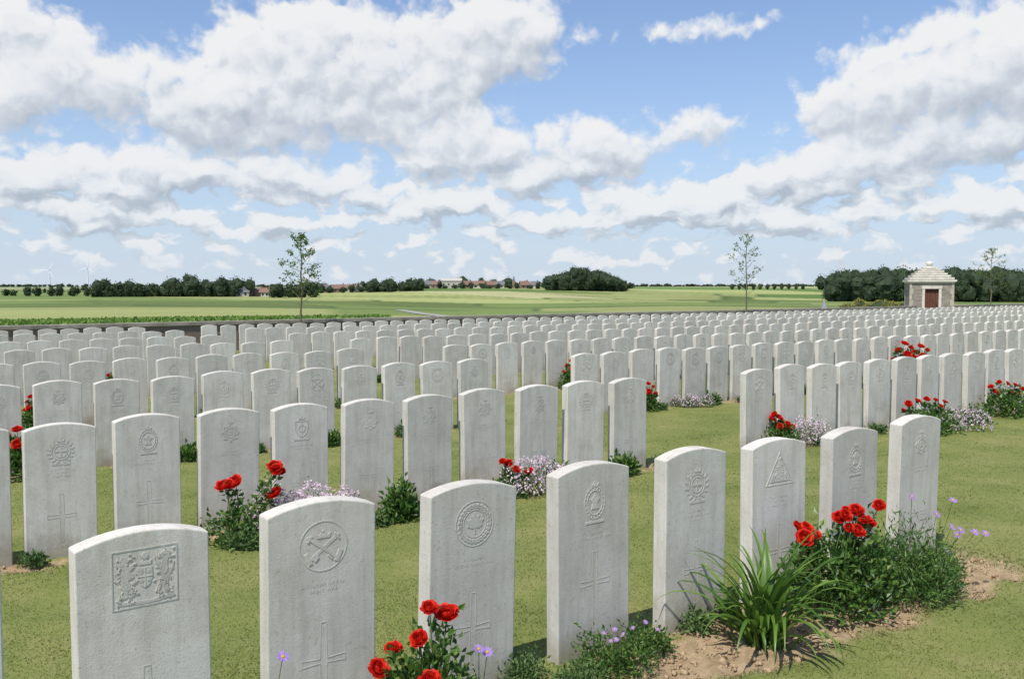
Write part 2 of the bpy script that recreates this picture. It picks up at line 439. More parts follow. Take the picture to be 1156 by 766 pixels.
def mesh_only(mb, name, mats=None):
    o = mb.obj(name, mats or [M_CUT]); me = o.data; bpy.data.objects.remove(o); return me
def bar(mb, x0, z0, x1, z1, w, y0=None, y1=None):
    dx, dz = x1-x0, z1-z0; L = math.hypot(dx, dz); nx, nz = -dz/L*w/2, dx/L*w/2
    mb.poly([(x0-nx, z0-nz), (x1-nx, z1-nz), (x1+nx, z1+nz), (x0+nx, z0+nz)], y0 or Y0, y1 or Y1)
def crown(mb, cx, cz, s):
    pts = [(-1, 0), (1, 0), (1.15, .9), (.6, .5), (.35, 1.05), (0, .6), (-.35, 1.05), (-.6, .5), (-1.15, .9)]
    mb.poly([(cx+p[0]*s, cz+p[1]*s*.8) for p in pts], Y0-.0004, Y1)
    mb.ring(cx, cz+s*1.0, 0.0005, s*.18, Y0-.0006, Y1, 8)
def badge_rect():
    mb = MB(); cz = .667; w, h = .096, .088
    rd = random.Random(4)
    for (a, b, c, d) in ((-w, -h, w, -h), (-w, h, w, h)): bar(mb, a-.002, cz+b, c+.002, cz+d, .004)
    for q in (-w, w): bar(mb, q, cz-h, q, cz+h, .004, Y0-.0004)
    sh = [(-.022, .030), (-.022, -.006), (-.013, -.025), (0, -.034), (.013, -.025), (.022, -.006), (.022, .030)]
    mb.poly([(a, cz+b) for a, b in sh], Y0-.0003, Y1)
    bar(mb, 0, cz-.03, 0, cz+.03, .003, Y0-.0012); bar(mb, -.022, cz+.002, .022, cz+.002, .003, Y0-.0014)
    for sx_, sz_ in ((-.011, .016), (.011, .016), (-.010, -.010), (.010, -.010)): mb.ring(sx_, cz+sz_, .001, .006, Y0-.001, Y1, 8)
    crown(mb, 0, cz+.038, .018); mb.ring(0, cz+.066, .001, .010, Y0-.001, Y1, 10)
    for sg in (-1, 1):
        body = [(.030, -.05), (.042, -.056), (.048, -.03), (.058, -.058), (.070, -.056), (.067, -.03), (.071, -.012), (.078, .006), (.084, .012), (.088, .034), (.083, .03), (.080, .018), (.072, .016), (.067, .028), (.068, .042), (.076, .058), (.066, .072), (.052, .070), (.043, .058), (.053, .052), (.050, .038), (.035, .044), (.031, .036), (.045, .024), (.034, .012), (.033, .004), (.050, -.002)]
        pp = [(sg*a, cz+b) for a, b in body]
        mb.poly(pp if sg > 0 else pp[::-1], Y0-.0004, Y1)
        for i in range(56):
            a = rd.uniform(0, 6.28); x0, z0 = sg*rd.uniform(.024, .084), cz+rd.uniform(-.074, .076)
            bar(mb, x0, z0, x0+.009*math.cos(a), z0+.009*math.sin(a), .0032, Y0-.0004-.00002*i)
    for i in range(8):
        x0 = -.085+i*.02125; z0 = cz-.070-.007*math.sin(i/8*math.pi); z1 = cz-.070-.007*math.sin((i+1)/8*math.pi)
        bar(mb, x0, z0, x0+.0215, z1, .010, Y0-.0002*(i % 2))
    return mesh_only(mb, 'badge')
def badge_guns():
    mb = MB(); cz = .655
    mb.ring(0, cz, .084, .0875, Y0, Y1, 48)
    bar(mb, -.058, cz-.052, .058, cz+.036, .011); bar(mb, -.058, cz+.036, .058, cz-.052, .011, Y0-.0006)
    for sg in (-1, 1):
        bar(mb, sg*.047, cz-.058, sg*.064, cz-.02, .015, Y0-.001)
        bar(mb, sg*.042, cz+.040, sg*.058, cz+.018, .007, Y0-.001)
        bar(mb, sg*.018, cz-.034, sg*.032, cz-.049, .007, Y0-.0009)
    crown(mb, 0, cz+.028, .024)
    return mesh_only(mb, 'badge')
def badge_wreath():
    mb = MB(); cz = .655
    mb.ring(0, cz, .084, .0875, Y0, Y1, 48)
    for i in range(26):
        t = 2*math.pi*i/26
        for k, dr_ in enumerate((.060, .069)):
            bar(mb, dr_*math.cos(t), cz+dr_*math.sin(t), (dr_+.006)*math.cos(t+.2), cz+(dr_+.006)*math.sin(t+.2), .0055, Y0-.0003*(k+1)-.0001*(i % 2))
    mb.ring(0, cz, .051, .0535, Y0, Y1, 40)
    half = [(0, 1), (.2, .6), (.45, .7), (.38, .3), (.9, .35), (.7, .0), (.8, -.2), (.3, -.4), (.07, -.35), (.05, -.9)]
    p2 = half+[(-a, b) for a, b in half[::-1] if a > 0]
    mb.poly([(a*.045, cz+b*.045) for a, b in p2][::-1], Y0-.0003, Y1)
    return mesh_only(mb, 'badge')
def badge_star():
    mb = MB(); cz = .65; pts = []
    for i in range(16):
        t = math.pi/2+i*math.pi/8; R = .06 if i % 2 == 0 else .042; pts.append((R*math.cos(t), cz+R*math.sin(t)))
    mb.poly(pts[::-1], Y0+.0004, Y1)
    mb.ring(0, cz, .03, .034, Y0-.0006, Y1, 30)
    for i in range(16):
        a, b = pts[i], pts[(i+1) % 16]; bar(mb, a[0], a[1], b[0], b[1], .0045, Y0-.0003*(i % 2))
    mb.poly([(-.012, cz-.015), (.012, cz-.015), (.014, cz+.01), (0, cz+.02), (-.014, cz+.01)], Y0-.0005, Y1)
    crown(mb, 0, cz+.064, .016)
    return mesh_only(mb, 'badge')
def badge_oval():
    mb = MB(); cz = .65
    mb.ring(0, cz-.004, .066, .070, Y0, Y1, 44, 0, .82); mb.ring(0, cz-.004, .05, .053, Y0-.0003, Y1, 40, 0, .82)
    mb.poly([(-.02, cz-.03), (.02, cz-.03), (.012, cz-.005), (.028, cz+.012), (.01, cz+.018), (0, cz+.036), (-.01, cz+.018), (-.028, cz+.012), (-.012, cz-.005)], Y0-.0005, Y1)
    for i in range(20):
        t = 2*math.pi*i/20; bar(mb, .057*.82*math.cos(t), cz-.004+.057*math.sin(t), .063*.82*math.cos(t), cz-.004+.063*math.sin(t), .004, Y0-.0003)
    bar(mb, -.05, cz-.085, .05, cz-.085, .010, Y0-.0004); crown(mb, 0, cz+.066, .019)
    return mesh_only(mb, 'badge')
def badge_garter():
    mb = MB(); cz = .645
    mb.ring(0, cz, .047, .054, Y0, Y1, 40); mb.ring(0, cz, .034, .039, Y0, Y1, 40)
    bar(mb, 0, cz-.03, 0, cz+.03, .009); bar(mb, -.03, cz, .03, cz, .009, Y0-.0004)
    for sg in (-1, 1):
        for i in range(7):
            t = -1.4+i*.38
            bar(mb, sg*.058*math.cos(t), cz+.058*math.sin(t), sg*.077*math.cos(t+.15), cz+.077*math.sin(t+.15), .009, Y0-.0002*(i % 2))
    bar(mb, -.05, cz-.078, .05, cz-.078, .011); crown(mb, 0, cz+.058, .019)
    return mesh_only(mb, 'badge')
def badge_shield():
    mb = MB(); cz = .64
    sh = [(-.045, .05), (-.045, -.005), (-.03, -.04), (0, -.06), (.03, -.04), (.045, -.005), (.045, .05)]
    for i in range(7): bar(mb, sh[i][0], cz+sh[i][1], sh[(i+1) % 7][0], cz+sh[(i+1) % 7][1], .005, Y0-.0002*(i % 2))
    mb.ring(0, cz, .02, .026, Y0-.0004, Y1, 20); bar(mb, 0, cz-.05, 0, cz+.045, .004, Y0-.0006)
    crown(mb, 0, cz+.062, .02); bar(mb, -.055, cz-.078, .055, cz-.078, .010)
    return mesh_only(mb, 'badge')
def badge_tri():
    mb = MB(); cz = .645
    rd = random.Random(9)
    P = [(-.098, cz-.06), (.098, cz-.06), (0, cz+.098)]
    for i in range(3): bar(mb, *P[i], *P[(i+1) % 3], .0045, Y0-.0003*i)
    k = 1.2
    mb.poly([(-.03*k, cz-.045), (.03*k, cz-.045), (.026*k, cz-.01), (.010*k, cz+.02*k), (.012, cz+.045), (0, cz+.066), (-.012, cz+.045), (-.010*k, cz+.02*k), (-.026*k, cz-.01)], Y0-.0003, Y1)
    for sg in (-1, 1):
        pp = [(sg*.038, cz-.045), (sg*.075, cz-.045), (sg*.060, cz-.022), (sg*.048, cz-.002), (sg*.036, cz-.012)]
        mb.poly(pp if sg > 0 else pp[::-1], Y0-.0002, Y1)
    for i in range(44):
        z0 = rd.uniform(-.048, .07); hw = max(.004, (.09-z0)*.52-.012); x0 = rd.uniform(-hw, hw); a = rd.uniform(0, 6.28)
        bar(mb, x0, cz+z0, x0+.008*math.cos(a), cz+z0+.008*math.sin(a), .003, Y0-.0005-.00002*i)
    return mesh_only(mb, 'badge')
def cross_mesh(top=.39, arm=.255):
    mb = MB()
    o = [(-.010, .10), (.010, .10), (.013, arm-.008), (.080, arm-.012), (.080, arm+.011), (.013, arm+.007), (.010, top), (-.010, top), (-.013, arm+.007), (-.080, arm+.011), (-.080, arm-.012), (-.013, arm-.008)]
    n = len(o)
    for i in range(n):
        a, b = o[i], o[(i+1) % n]; bar(mb, a[0], a[1], b[0], b[1], .0032, Y0+.0003+.0002*(i % 2))
    return mesh_only(mb, 'cross')
def text_mesh(body, z, size):
    cu = bpy.data.curves.new('t', 'FONT'); cu.body = body; cu.size = size; cu.align_x = 'CENTER'
    cu.extrude = .0005; cu.resolution_u = 1; cu.space_line = 1.2; cu.space_character = 1.12; cu.offset = -.0002
    o = bpy.data.objects.new('t', cu); COL.objects.link(o)
    dg = bpy.context.evaluated_depsgraph_get(); dg.update()
    me = bpy.data.meshes.new_from_object(o.evaluated_get(dg))
    me.transform(Matrix.Translation((0, YF, z)) @ Matrix.Rotation(math.radians(90), 4, 'X'))
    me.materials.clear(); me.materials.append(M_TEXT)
    bpy.data.objects.remove(o)
    return me
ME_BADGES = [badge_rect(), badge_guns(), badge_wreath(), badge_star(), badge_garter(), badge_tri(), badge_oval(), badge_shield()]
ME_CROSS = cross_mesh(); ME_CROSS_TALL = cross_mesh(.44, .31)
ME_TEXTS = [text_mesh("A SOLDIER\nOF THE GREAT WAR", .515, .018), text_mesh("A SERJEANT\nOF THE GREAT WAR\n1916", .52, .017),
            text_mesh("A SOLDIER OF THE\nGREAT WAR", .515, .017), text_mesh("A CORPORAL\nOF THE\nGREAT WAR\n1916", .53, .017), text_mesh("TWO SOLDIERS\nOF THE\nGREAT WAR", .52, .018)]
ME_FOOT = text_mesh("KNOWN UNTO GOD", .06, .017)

stones = []
def addrow(k, A0, spA, B0, spB):
    r = RK[k]; smin = .117*r-1.0; smax = 2.08*r+.8
    s = A0
    while s > smin: stones.append((k, s+random.uniform(-.008, .008), r)); s -= spA
    s = B0
    while s < smax: stones.append((k, s+random.uniform(-.008, .008), r)); s += spB
OFF = {-1: .018, 1: -.02, 2: -.022}
for i in range(-1, 8): stones.append((0, .71+.6015*i+OFF.get(i, 0), RK[0]))
addrow(1, 5.61, .5120, 7.36, .5096)
addrow(2, 6.015, .499, 7.73, .499)
for k, (a, b_) in enumerate([(5.85, 7.6), (6.0, 7.5), (5.75, 7.55), (5.9, 7.7), (5.8, 7.6)]):
    addrow(3+k, a, .50, b_, .50)
info = []
for (k, s, r) in stones:
    if k == 1 and .3 < s < .7: s += .055
    x, y = W(s, r+random.uniform(-.012, .012)); info.append((y, k, s, x))
info.sort()
GR = 'war grave headstones in rows'
rest = MB(); nst = 0
prof = stone_profile(8)
front_badges = {0: 0, 1: 1, 2: 2, 3: 6, 4: 4, 5: 5, 6: 6, 7: 3}
row1_labels = {0: 'white headstone carved with a rectangular royal arms panel, on lawn', 1: 'white headstone carved with crossed guns in a circle, on lawn',
               2: 'white headstone carved with a round wreath badge, behind red roses', 3: 'white headstone with a crowned oval badge, beside low purple flowers',
               4: 'white headstone with crowned badge standing in tan soil bed', 5: 'white headstone with triangular badge behind long strap leaves',
               6: 'white headstone with oval badge behind red flowers', 7: 'white headstone with star badge behind a round green bush'}
for (y, k, s, x) in info:
    z = gzf(x, y)+random.uniform(-.012, .012)
    tilt = (random.gauss(0, .008), random.gauss(0, .007), ROWROT+random.gauss(0, .016))
    if nst < 300:
        o = bpy.data.objects.new('headstone', ME_STONE); COL.objects.link(o)
        o.location = (x, y, z); o.rotation_euler = tilt
        i = -9
        if k == 0:
            i = int(round((s-.71)/.6015)); lab = row1_labels.get(i, 'white curved-top war grave headstone on lawn')
            bi = front_badges.get(i, 3)
        else:
            lab = 'white curved-top war grave headstone standing in a row on lawn'; bi = random.choice([1, 2, 3, 7, 4, 4, 6, 3, 6, 2])
            if k == 1 and s < 1.2: bi = 4
        meta(o, lab, 'headstone', GR)
        nst += 1
        if k <= 3:
            def ch(me, nm):
                c = bpy.data.objects.new(nm, me); COL.objects.link(c); c.parent = o
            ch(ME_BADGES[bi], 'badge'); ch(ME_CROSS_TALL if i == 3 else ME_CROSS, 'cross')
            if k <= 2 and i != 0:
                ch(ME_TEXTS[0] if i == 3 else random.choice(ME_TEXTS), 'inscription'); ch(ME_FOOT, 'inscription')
    else:
        n = len(prof); c, q = math.cos(tilt[2]), math.sin(tilt[2])
        v = [(x+px*c-yy*q, y+px*q+yy*c, z+pz) for yy in (-ST/2, ST/2) for (px, pz) in prof]
        f = [tuple(range(n)), tuple(range(2*n-1, n-1, -1))]+[(a, n+a, n+(a+1) % n, (a+1) % n) for a in range(n)]
        rest.add(v, f)
if rest.n:
    m_far = plain('far_portland_stone', (.615, .59, .535), .9, .16, 2.5)
    o = rest.obj('headstones', [m_far]); meta(o, 'dense rows of small white headstones near the boundary wall', 'headstones', GR, 'stuff')

# ---------------------------------------------------------------- plants
def rose_bloom_mesh(R=.036, mat=None, layers=6):
    mb = MB()
    for L in range(layers):
        f = L/(layers-1)
        rho = R*(.30+.70*f); th1 = 2.75-1.55*f; n = 5 if L else 3
        for i in range(n):
            ph = 2*math.pi*i/n+L*.9+rng.uniform(-.15, .15); hw = .95-.2*f
            v = []
            for a in range(5):
                th = .15+(th1-.15)*a/4
                for b in range(5):
                    u = (b/4-.5)*2
                    pp = ph+u*hw*(1 if a < 4 else .75)
                    rr = rho*(1+.07*rng.normal())*(1 if a < 4 else 1.08)
                    flare = (.22*rho*f if a == 4 else 0)
                    v.append(((rr*math.sin(th)+flare)*math.cos(pp), (rr*math.sin(th)+flare)*math.sin(pp), rr*(1-math.cos(th))*.8+.12*R*(1-f)-(u*u*.14*rho if a == 4 else 0)))
            fc = [(a*5+b, a*5+b+1, a*5+b+6, a*5+b+5) for a in range(4) for b in range(4)]
            mb.add(v, fc)
    return mesh_only(mb, 'blossom', [mat or M_RED])
ROSES = [rose_bloom_mesh(.036), rose_bloom_mesh(.040), rose_bloom_mesh(.030)]
for m_ in ROSES:
    m_.polygons.foreach_set('use_smooth', np.ones(len(m_.polygons), dtype=bool))
def daisy_mesh(R=.021, n=18, mat=None):
    mb = MB()
    t = np.arange(n)*2*math.pi/n
    ax = np.stack([np.cos(t), np.sin(t), .12+.1*rng.normal(size=n)], 1)
    mb.leaves(ax*.004, ax, R*np.ones(n), .28, 0, .03, up=1.0)
    mb.lathe([(.006, 0), (.0055, .003), (.002, .0045)], 8, 1)
    return mesh_only(mb, 'blossom', [mat or M_PURP, M_YEL])
DAISY = [daisy_mesh(), daisy_mesh(.018, 15)]

def dome_leaves(mb, n, rx, h, L, wr=.5, m=0, shell=.6, c=(0, 0), bottom=.03):
    d = rdirs(n, 0); q = rng.uniform(shell, 1, n)**.7
    lump = 1+.22*np.sin(d[:, 0]*5+d[:, 1]*4+c[0]*20)+.12*rng.normal(size=n)
    p = d*(q*lump)[:, None]*np.array([rx, rx, h])+np.array([c[0], c[1], bottom*h])
    ax = d*.7+rng.normal(size=(n, 3))*.5+np.array([0, 0, .25])
    mb.leaves(p, ax, rng.uniform(.6, 1.2, n)*L, wr, m)
def place_bloom(parent, me, loc, tilt=.5, sc=1.0):
    o = bpy.data.objects.new('blossom', me); COL.objects.link(o)
    o.location = loc; o.rotation_euler = (random.uniform(.1, 1.0)*tilt+.25, random.gauss(0, .35)*tilt, random.uniform(-.8, .8))
    o.scale = (sc,)*3; o.parent = parent; return o
def plant(name, x, y, label, cat, group=None):
    e = empty(name, (x, y, gzf(x, y))); meta(e, label, cat, group); return e
GP = 'flowering plants in the grave beds'

def rose_bush(x, y, blooms, label, height=.32, spread=.15, nleaf=500, leafL=.035, sc=1.0, lobes=None):
    e = plant('rose_bush', x, y, label, 'rose bush', GP)
    mb = MB()
    for (dx, dy, z) in blooms:
        b0 = (random.gauss(0, .02), random.gauss(0, .02), -.02)
        mid = (dx*.5+random.gauss(0, .02), dy*.5+random.gauss(0, .02), z*.55)
        mb.tube([b0, mid, (dx, dy, z)], [.004, .003, .0022], 5, 1)
        n = 32
        t = rng.uniform(.15, .95, n)[:, None]
        P = np.array(b0)*(1-t)**2+2*t*(1-t)*np.array(mid)+t*t*np.array([dx, dy, z])
        d = rdirs(n, -.3); mb.leaves(P+d*.014, d+np.array([0, 0, .2]), rng.uniform(.7, 1.3, n)*leafL, .62, 0, .1)
    dome_leaves(mb, nleaf, spread, height, leafL, .6)
    for (lx, ly, lr, lh, ln) in (lobes or []): dome_leaves(mb, ln, lr, lh, leafL, .6, 0, .5, (lx, ly))
    o = mb.obj('foliage', [M_LEAF, M_STEM]); o.parent = e
    for bl in blooms: place_bloom(e, random.choice(ROSES), (bl[0], bl[1], bl[2]), .6, sc*random.uniform(.75, 1.1))
    return e
def lilac_mound(x, y, spread, h, n, label, parts=5):
    e = plant('aster_clump', x, y, label, 'flowers', GP)
    mb = MB(); fl = MB()
    for i in range(parts):
        cx = (i/(parts-1)*2-1)*spread*.7+random.uniform(-.03, .03); cy = random.uniform(-1, 1)*spread*.3
        rr = spread*random.uniform(.38, .52); hh = h*random.uniform(.7, 1.05)
        dome_leaves(mb, 190, rr*.97, hh*.97, .028, .4, 0, .4, (cx, cy))
        m_ = n//parts
        d = rdirs(m_, .05); p = d*np.array([rr, rr, hh])*rng.uniform(.95, 1.1, m_)[:, None]+np.array([cx, cy, .02])
        for k in range(5):
            a = rdirs(m_, -1)
            a = a-d*(a*d).sum(1, keepdims=True)*.85
            fl.leaves(p, a+d*.2, .013*np.ones(m_), .85, 0, .04)
    o = mb.obj('foliage', [M_LEAF2]); o.parent = e
    o = fl.obj('blossoms', [M_LILAC]); o.parent = e; o['kind'] = 'stuff'
    return e

rose_bush(-.30, 3.10, [(.02, 0, .455), (.08, .03, .42), (-.01, -.03, .362), (-.10, -.02, .32), (-.15, -.05, .265), (.03, -.08, .235), (-.06, -.1, .21)],
          'low rose bush with bright red blooms against a white headstone', .32, .17, 1000, .034, .92, [(.08, .02, .1, .36, 300)])
def daisy_plant(x, y, fl, label, sp=.08, h=.12, n=120):
    e = plant('daisy_plant', x, y, label, 'daisies', GP); mb = MB()
    for (dx, dy, z) in fl:
        mb.tube([(dx*.2, dy*.2, -.02), (dx*.6, dy*.6, z*.6), (dx, dy, z)], [.002, .0016, .0013], 4, 1)
    dome_leaves(mb, n, sp, h, .022, .4)
    o = mb.obj('foliage', [M_LEAF2, M_STEM]); o.parent = e
    for b in fl: place_bloom(e, random.choice(DAISY), b, .5)
daisy_plant(-.79, 2.86, [(.07, 0, .39)], 'small purple daisy on a thin stem by a headstone', .06, .12, 80)
daisy_plant(-.12, 3.3, [(.0, 0, .24), (.03, .02, .22)], 'small purple daisies beside red roses')
def low_plant(x, y, sp, h, n, mat, label, L=.022, fl=0, wr=.5):
    e = plant('bedding_plant', x, y, label, 'plant', GP); mb = MB()
    for i in range(3):
        dome_leaves(mb, n//3, sp*.65, h*random.uniform(.7, 1), L, wr, 0, .3, (random.uniform(-.5, .5)*sp, random.uniform(-.4, .4)*sp))
    o = mb.obj('foliage', [mat]); o.parent = e
    for i in range(fl):
        a = random.uniform(0, 6.28); q = random.uniform(0, .9)*sp
        place_bloom(e, random.choice(DAISY), (q*math.cos(a), q*math.sin(a), h*(1.1-.5*(q/sp))), .4, .55)
    return e
low_plant(.08, 3.60, .15, .12, 900, M_LEAF2, 'low grey-green cushion plant at the foot of headstones', .02)
low_plant(.24, 3.52, .13, .10, 700, M_LEAF2, 'low grey-green cushion plant at the foot of headstones', .02)
low_plant(.42, 3.70, .15, .15, 1200, M_LEAF, 'dark green bedding plant dotted with small purple flowers', .022, 6)
low_plant(.58, 3.85, .12, .13, 800, M_LEAF, 'dark green bedding plant dotted with small purple flowers', .022, 3)
low_plant(.84, 4.10, .11, .10, 460, M_LEAF2, 'small bright green seedling clump in tan soil', .032, 0, .4)
low_plant(1.0, 4.22, .07, .12, 200, M_LEAF, 'small bright green seedling clump in tan soil', .04, 0, .3)

def strap_plant(x, y):
    e = plant('daylily_clump', x, y, 'large daylily clump with long arching green strap leaves in soil', 'daylily', GP)
    mb = MB()
    for i in range(96):
        a = random.uniform(0, 2*math.pi); L = random.uniform(.30, .62); w = random.uniform(.0085, .0145)
        el = random.uniform(.85, 1.53); bend = random.uniform(1.3, 2.8)*(1.65-el)*.9+random.uniform(.3, 1.3)
        bx, by = random.gauss(0, .045), random.gauss(0, .035)
        p = np.array([bx, by, -.02]); v = []; ns = 9
        side = np.array([-math.sin(a), math.cos(a), 0])
        for k in range(ns+1):
            t = k/ns; ww = w*(1-t**2.2)*(.7+.6*min(1, t*3))+.0006
            ang = el-bend*t*t
            v += [p+side*ww+np.array([0, 0, ww*.5]), p, p-side*ww+np.array([0, 0, ww*.5])]
            p = p+np.array([math.cos(a)*math.cos(ang), math.sin(a)*math.cos(ang), math.sin(ang)])*L/ns
        f = []
        for k in range(ns):
            f += [(3*k, 3*k+1, 3*k+4, 3*k+3), (3*k+1, 3*k+2, 3*k+5, 3*k+4)]
        mb.add(v, f)
    o = mb.obj('leaves', [M_LILY]); o.parent = e
    o.data.polygons.foreach_set('use_smooth', np.ones(len(o.data.polygons), dtype=bool))
strap_plant(1.10, 3.98)
rose_bush(1.54, 4.38, [(-.18, 0, .40), (-.13, .03, .385), (-.1, -.02, .365), (.02, 0, .445), (.06, .02, .47), (.10, 0, .48), (.13, -.04, .44), (.16, 0, .41), (.225, .04, .495), (.05, -.05, .41), (.09, -.05, .395), (-.16, -.05, .36), (.12, .03, .46), (.04, -.02, .46)],
          'leafy rose bush with clustered scarlet blooms in front of headstones', .35, .22, 1300, .038, .9, [(.16, .03, .14, .36, 450), (-.14, .02, .11, .32, 320)])
def daisy_bush(x, y):
    e = plant('daisy_bush', x, y, 'loose ferny green bush with a few purple daisies in soil bed', 'bush', GP)
    mb = MB()
    for (cx, cy, rr, hh, n) in ((0, 0, .2, .33, 1700), (-.13, .03, .15, .30, 900), (.14, .03, .15, .26, 900), (.02, -.1, .18, .22, 900)):
        dome_leaves(mb, n, rr, hh, .048, .15, 0, .4, (cx, cy))
        dome_leaves(mb, n//3, rr*.95, hh, .03, .4, 2, .4, (cx, cy))
    fl = [(.02, 0, .50), (.25, .05, .47), (.27, 0, .33), (.36, .04, .31), (.3, .1, .28), (.2, -.05, .36), (.42, .05, .3), (.17, .05, .40)]
    for (dx, dy, z) in fl: mb.tube([(dx*.4, dy*.3, .05), (dx*.75, dy*.6, z*.6), (dx, dy, z)], [.002, .0016, .0012], 4, 1)
    o = mb.obj('foliage', [M_LEAF, M_STEM, M_LEAF2]); o.parent = e
    for b in fl: place_bloom(e, random.choice(DAISY), b, .8, 1.0)
daisy_bush(1.98, 4.60)
low_plant(2.35, 4.95, .14, .12, 600, M_LEAF2, 'low leafy perennial at the edge of bare soil', .035, 2, .3)

rose_bush(-1.74, 5.77, [(.27, 0, .46), (.29, .03, .44), (.25, .02, .47), (-.03, 0, .365), (.0, .03, .375), (-.06, 0, .35), (.27, 0, .315), (.24, 0, .30)],
          'tall rose bush with scarlet blooms and glossy green leaves', .22, .17, 420, .04, 1.1)
lilac_mound(-1.33, 5.93, .30, .36, 1200, 'mound of small pale lilac asters between headstones', 6)
low_plant(-1.66, 5.68, .18, .12, 700, M_LEAF2, 'low bright green leafy plant at headstone foot', .04, 0, .5)
low_plant(-.76, 6.40, .15, .27, 900, M_LEAF, 'leafy green bush growing beside a headstone', .055, 0, .45)
low_plant(-.9, 6.2, .10, .10, 300, M_LEAF2, 'leafy green bush growing beside a headstone', .04, 0, .45)
lilac_mound(.20, 7.12, .27, .26, 750, 'wide mound of small pale lilac asters with red blooms')
rose_bush(-.02, 7.05, [(-.05, 0, .27), (.0, .02, .25), (.15, 0, .19), (.05, -.05, .22)], 'small rose bush with red blooms among lilac asters', .18, .14, 350, .035, .9)
rose_bush(2.70, 9.25, [(-.07, 0, .33), (-.03, 0, .30), (.02, .05, .25), (-.03, -.05, .22), (.1, 0, .2), (.06, 0, .23), (-.1, 0, .28)], 'rose bush with red blooms beside pale lilac asters', .22, .18, 450, .045, 1.05)
lilac_mound(3.02, 9.35, .22, .26, 480, 'mound of small pale lilac asters beside red roses')
rose_bush(4.62, 10.2, [(-.25, 0, .31), (-.15, 0, .34), (-.05, 0, .36), (.05, 0, .35), (.15, 0, .33), (-.3, 0, .24), (.1, 0, .28)], 'spreading rose bush with many red blooms', .26, .28, 650, .05, 1.05)
lilac_mound(4.95, 10.35, .34, .26, 750, 'wide mound of pale lilac asters in a grave bed')
low_plant(5.45, 10.8, .24, .2, 600, M_LEAF2, 'green leafy bush at the end of lilac asters', .05)
rose_bush(6.15, 11.5, [(-.2, 0, .36), (-.1, 0, .42), (0, 0, .4), (.1, 0, .38), (.2, 0, .33), (-.15, 0, .3), (.05, 0, .3), (.15, 0, .28)], 'tall rose bush with dense red blooms', .3, .28, 800, .05, 1.1)
lilac_mound(6.45, 11.65, .26, .2, 400, 'mound of pale lilac asters beside red roses')

def copy_thing(src, x, y, rot, sc):
    e = src.copy(); COL.objects.link(e); e.location = (x, y, gzf(x, y)); e.rotation_euler = (0, 0, rot); e.scale = (sc,)*3
    for c in src.children:
        d = c.copy(); COL.objects.link(d); d.parent = e; d.matrix_parent_inverse = c.matrix_parent_inverse
    return e
x, y = W(1.15, 8.95)
P_ROSE = rose_bush(x, y, [(0, 0, .42), (.08, 0, .38), (-.07, 0, .36), (.02, -.03, .30), (.12, 0, .27), (-.12, 0, .25)], 'rose bush with red blooms in a row of headstones', .26, .16, 420, .055, 1.1)
x, y = W(9.5, 8.92)
P_LILAC = lilac_mound(x, y, .20, .15, 260, 'mound of pale lilac asters in a row of headstones')
x, y = W(4.1, 8.95)
P_GREEN = low_plant(x, y, .14, .15, 380, M_LEAF, 'green leafy bedding plant at the foot of headstones', .055)
x, y = W(5.0, 8.95)
P_GREEN2 = low_plant(x, y, .14, .10, 350, M_LEAF2, 'grey-green bedding plant at the foot of headstones', .045)
bpy.context.view_layer.update()
spots = []
for s, r, t in [(1.7, 12.0, 'R'), (8.2, 8.95, 'G'), (8.9, 8.95, 'g'), (9.9, 8.95, 'G'), (10.5, 8.95, 'g'), (9.8, 12.0, 'G'), (9.9, 11.9, 'R'), (21, 12.0, 'R'), (21.5, 12.0, 'L'), (20.5, 12, 'R'), (21.8, 12.05, 'R'), (25.5, 15, 'R'), (26, 15, 'R'), (24, 12, 'R'), (33, 18, 'R'),
                (20, 15.0, 'R'), (13.4, 9.0, 'G'), (18.0, 9, 'L'), (3.1, 15, 'R'), (5.0, 15, 'R'), (7.4, 21, 'R'), (6, 18, 'R'), (9.4, 15, 'R'), (15, 12, 'R'), (17.2, 12, 'G'), (29, 15, 'R'), (30, 18, 'R'), (12, 18, 'R'), (2.6, 8.95, 'G'), (3.3, 9, 'g'), (6.2, 9.0, 'G'),
                (1.3, 5.9, 'g'), (.85, 5.92, 'g'), (3.6, 5.9, 'g'), (2.85, 5.95, 'g'), (4.75, 5.88, 'G'), (5.2, 5.85, 'g'), (5.45, 5.9, 'G'), (7.2, 5.9, 'g'), (8.6, 5.9, 'g'), (9.2, 5.9, 'g'), (5.95, 5.9, 'g'), (2.1, 9, 'g'), (3.8, 8.95, 'G'), (4.6, 8.95, 'g'), (5.4, 8.95, 'G'), (5.8, 9, 'g'), (8.1, 5.9, 'g')]:
    spots.append((s, r, t))
for k in range(2, 7):
    for j in range(18):
        s = random.uniform(.12*RK[k], min(2.0*RK[k], 34))
        if 6.1 < s < 7.3: continue
        spots.append((s, RK[k]-.2, random.choice('GGGggRLG')))
for (s, r, t) in spots:
    x, y = W(s, r); src = {'R': P_ROSE, 'L': P_LILAC, 'G': P_GREEN, 'g': P_GREEN2}[t]
    copy_thing(src, x, y, random.uniform(-.6, .6), random.uniform(.65, 1.1))
for (s, r, sc_) in ((8.65, 9.0, .85), (14.6, 8.98, 1.6), (15.1, 8.98, 1.45)):
    x, y = W(s, r); copy_thing(P_ROSE, x, y, random.uniform(-.6, .6), sc_)

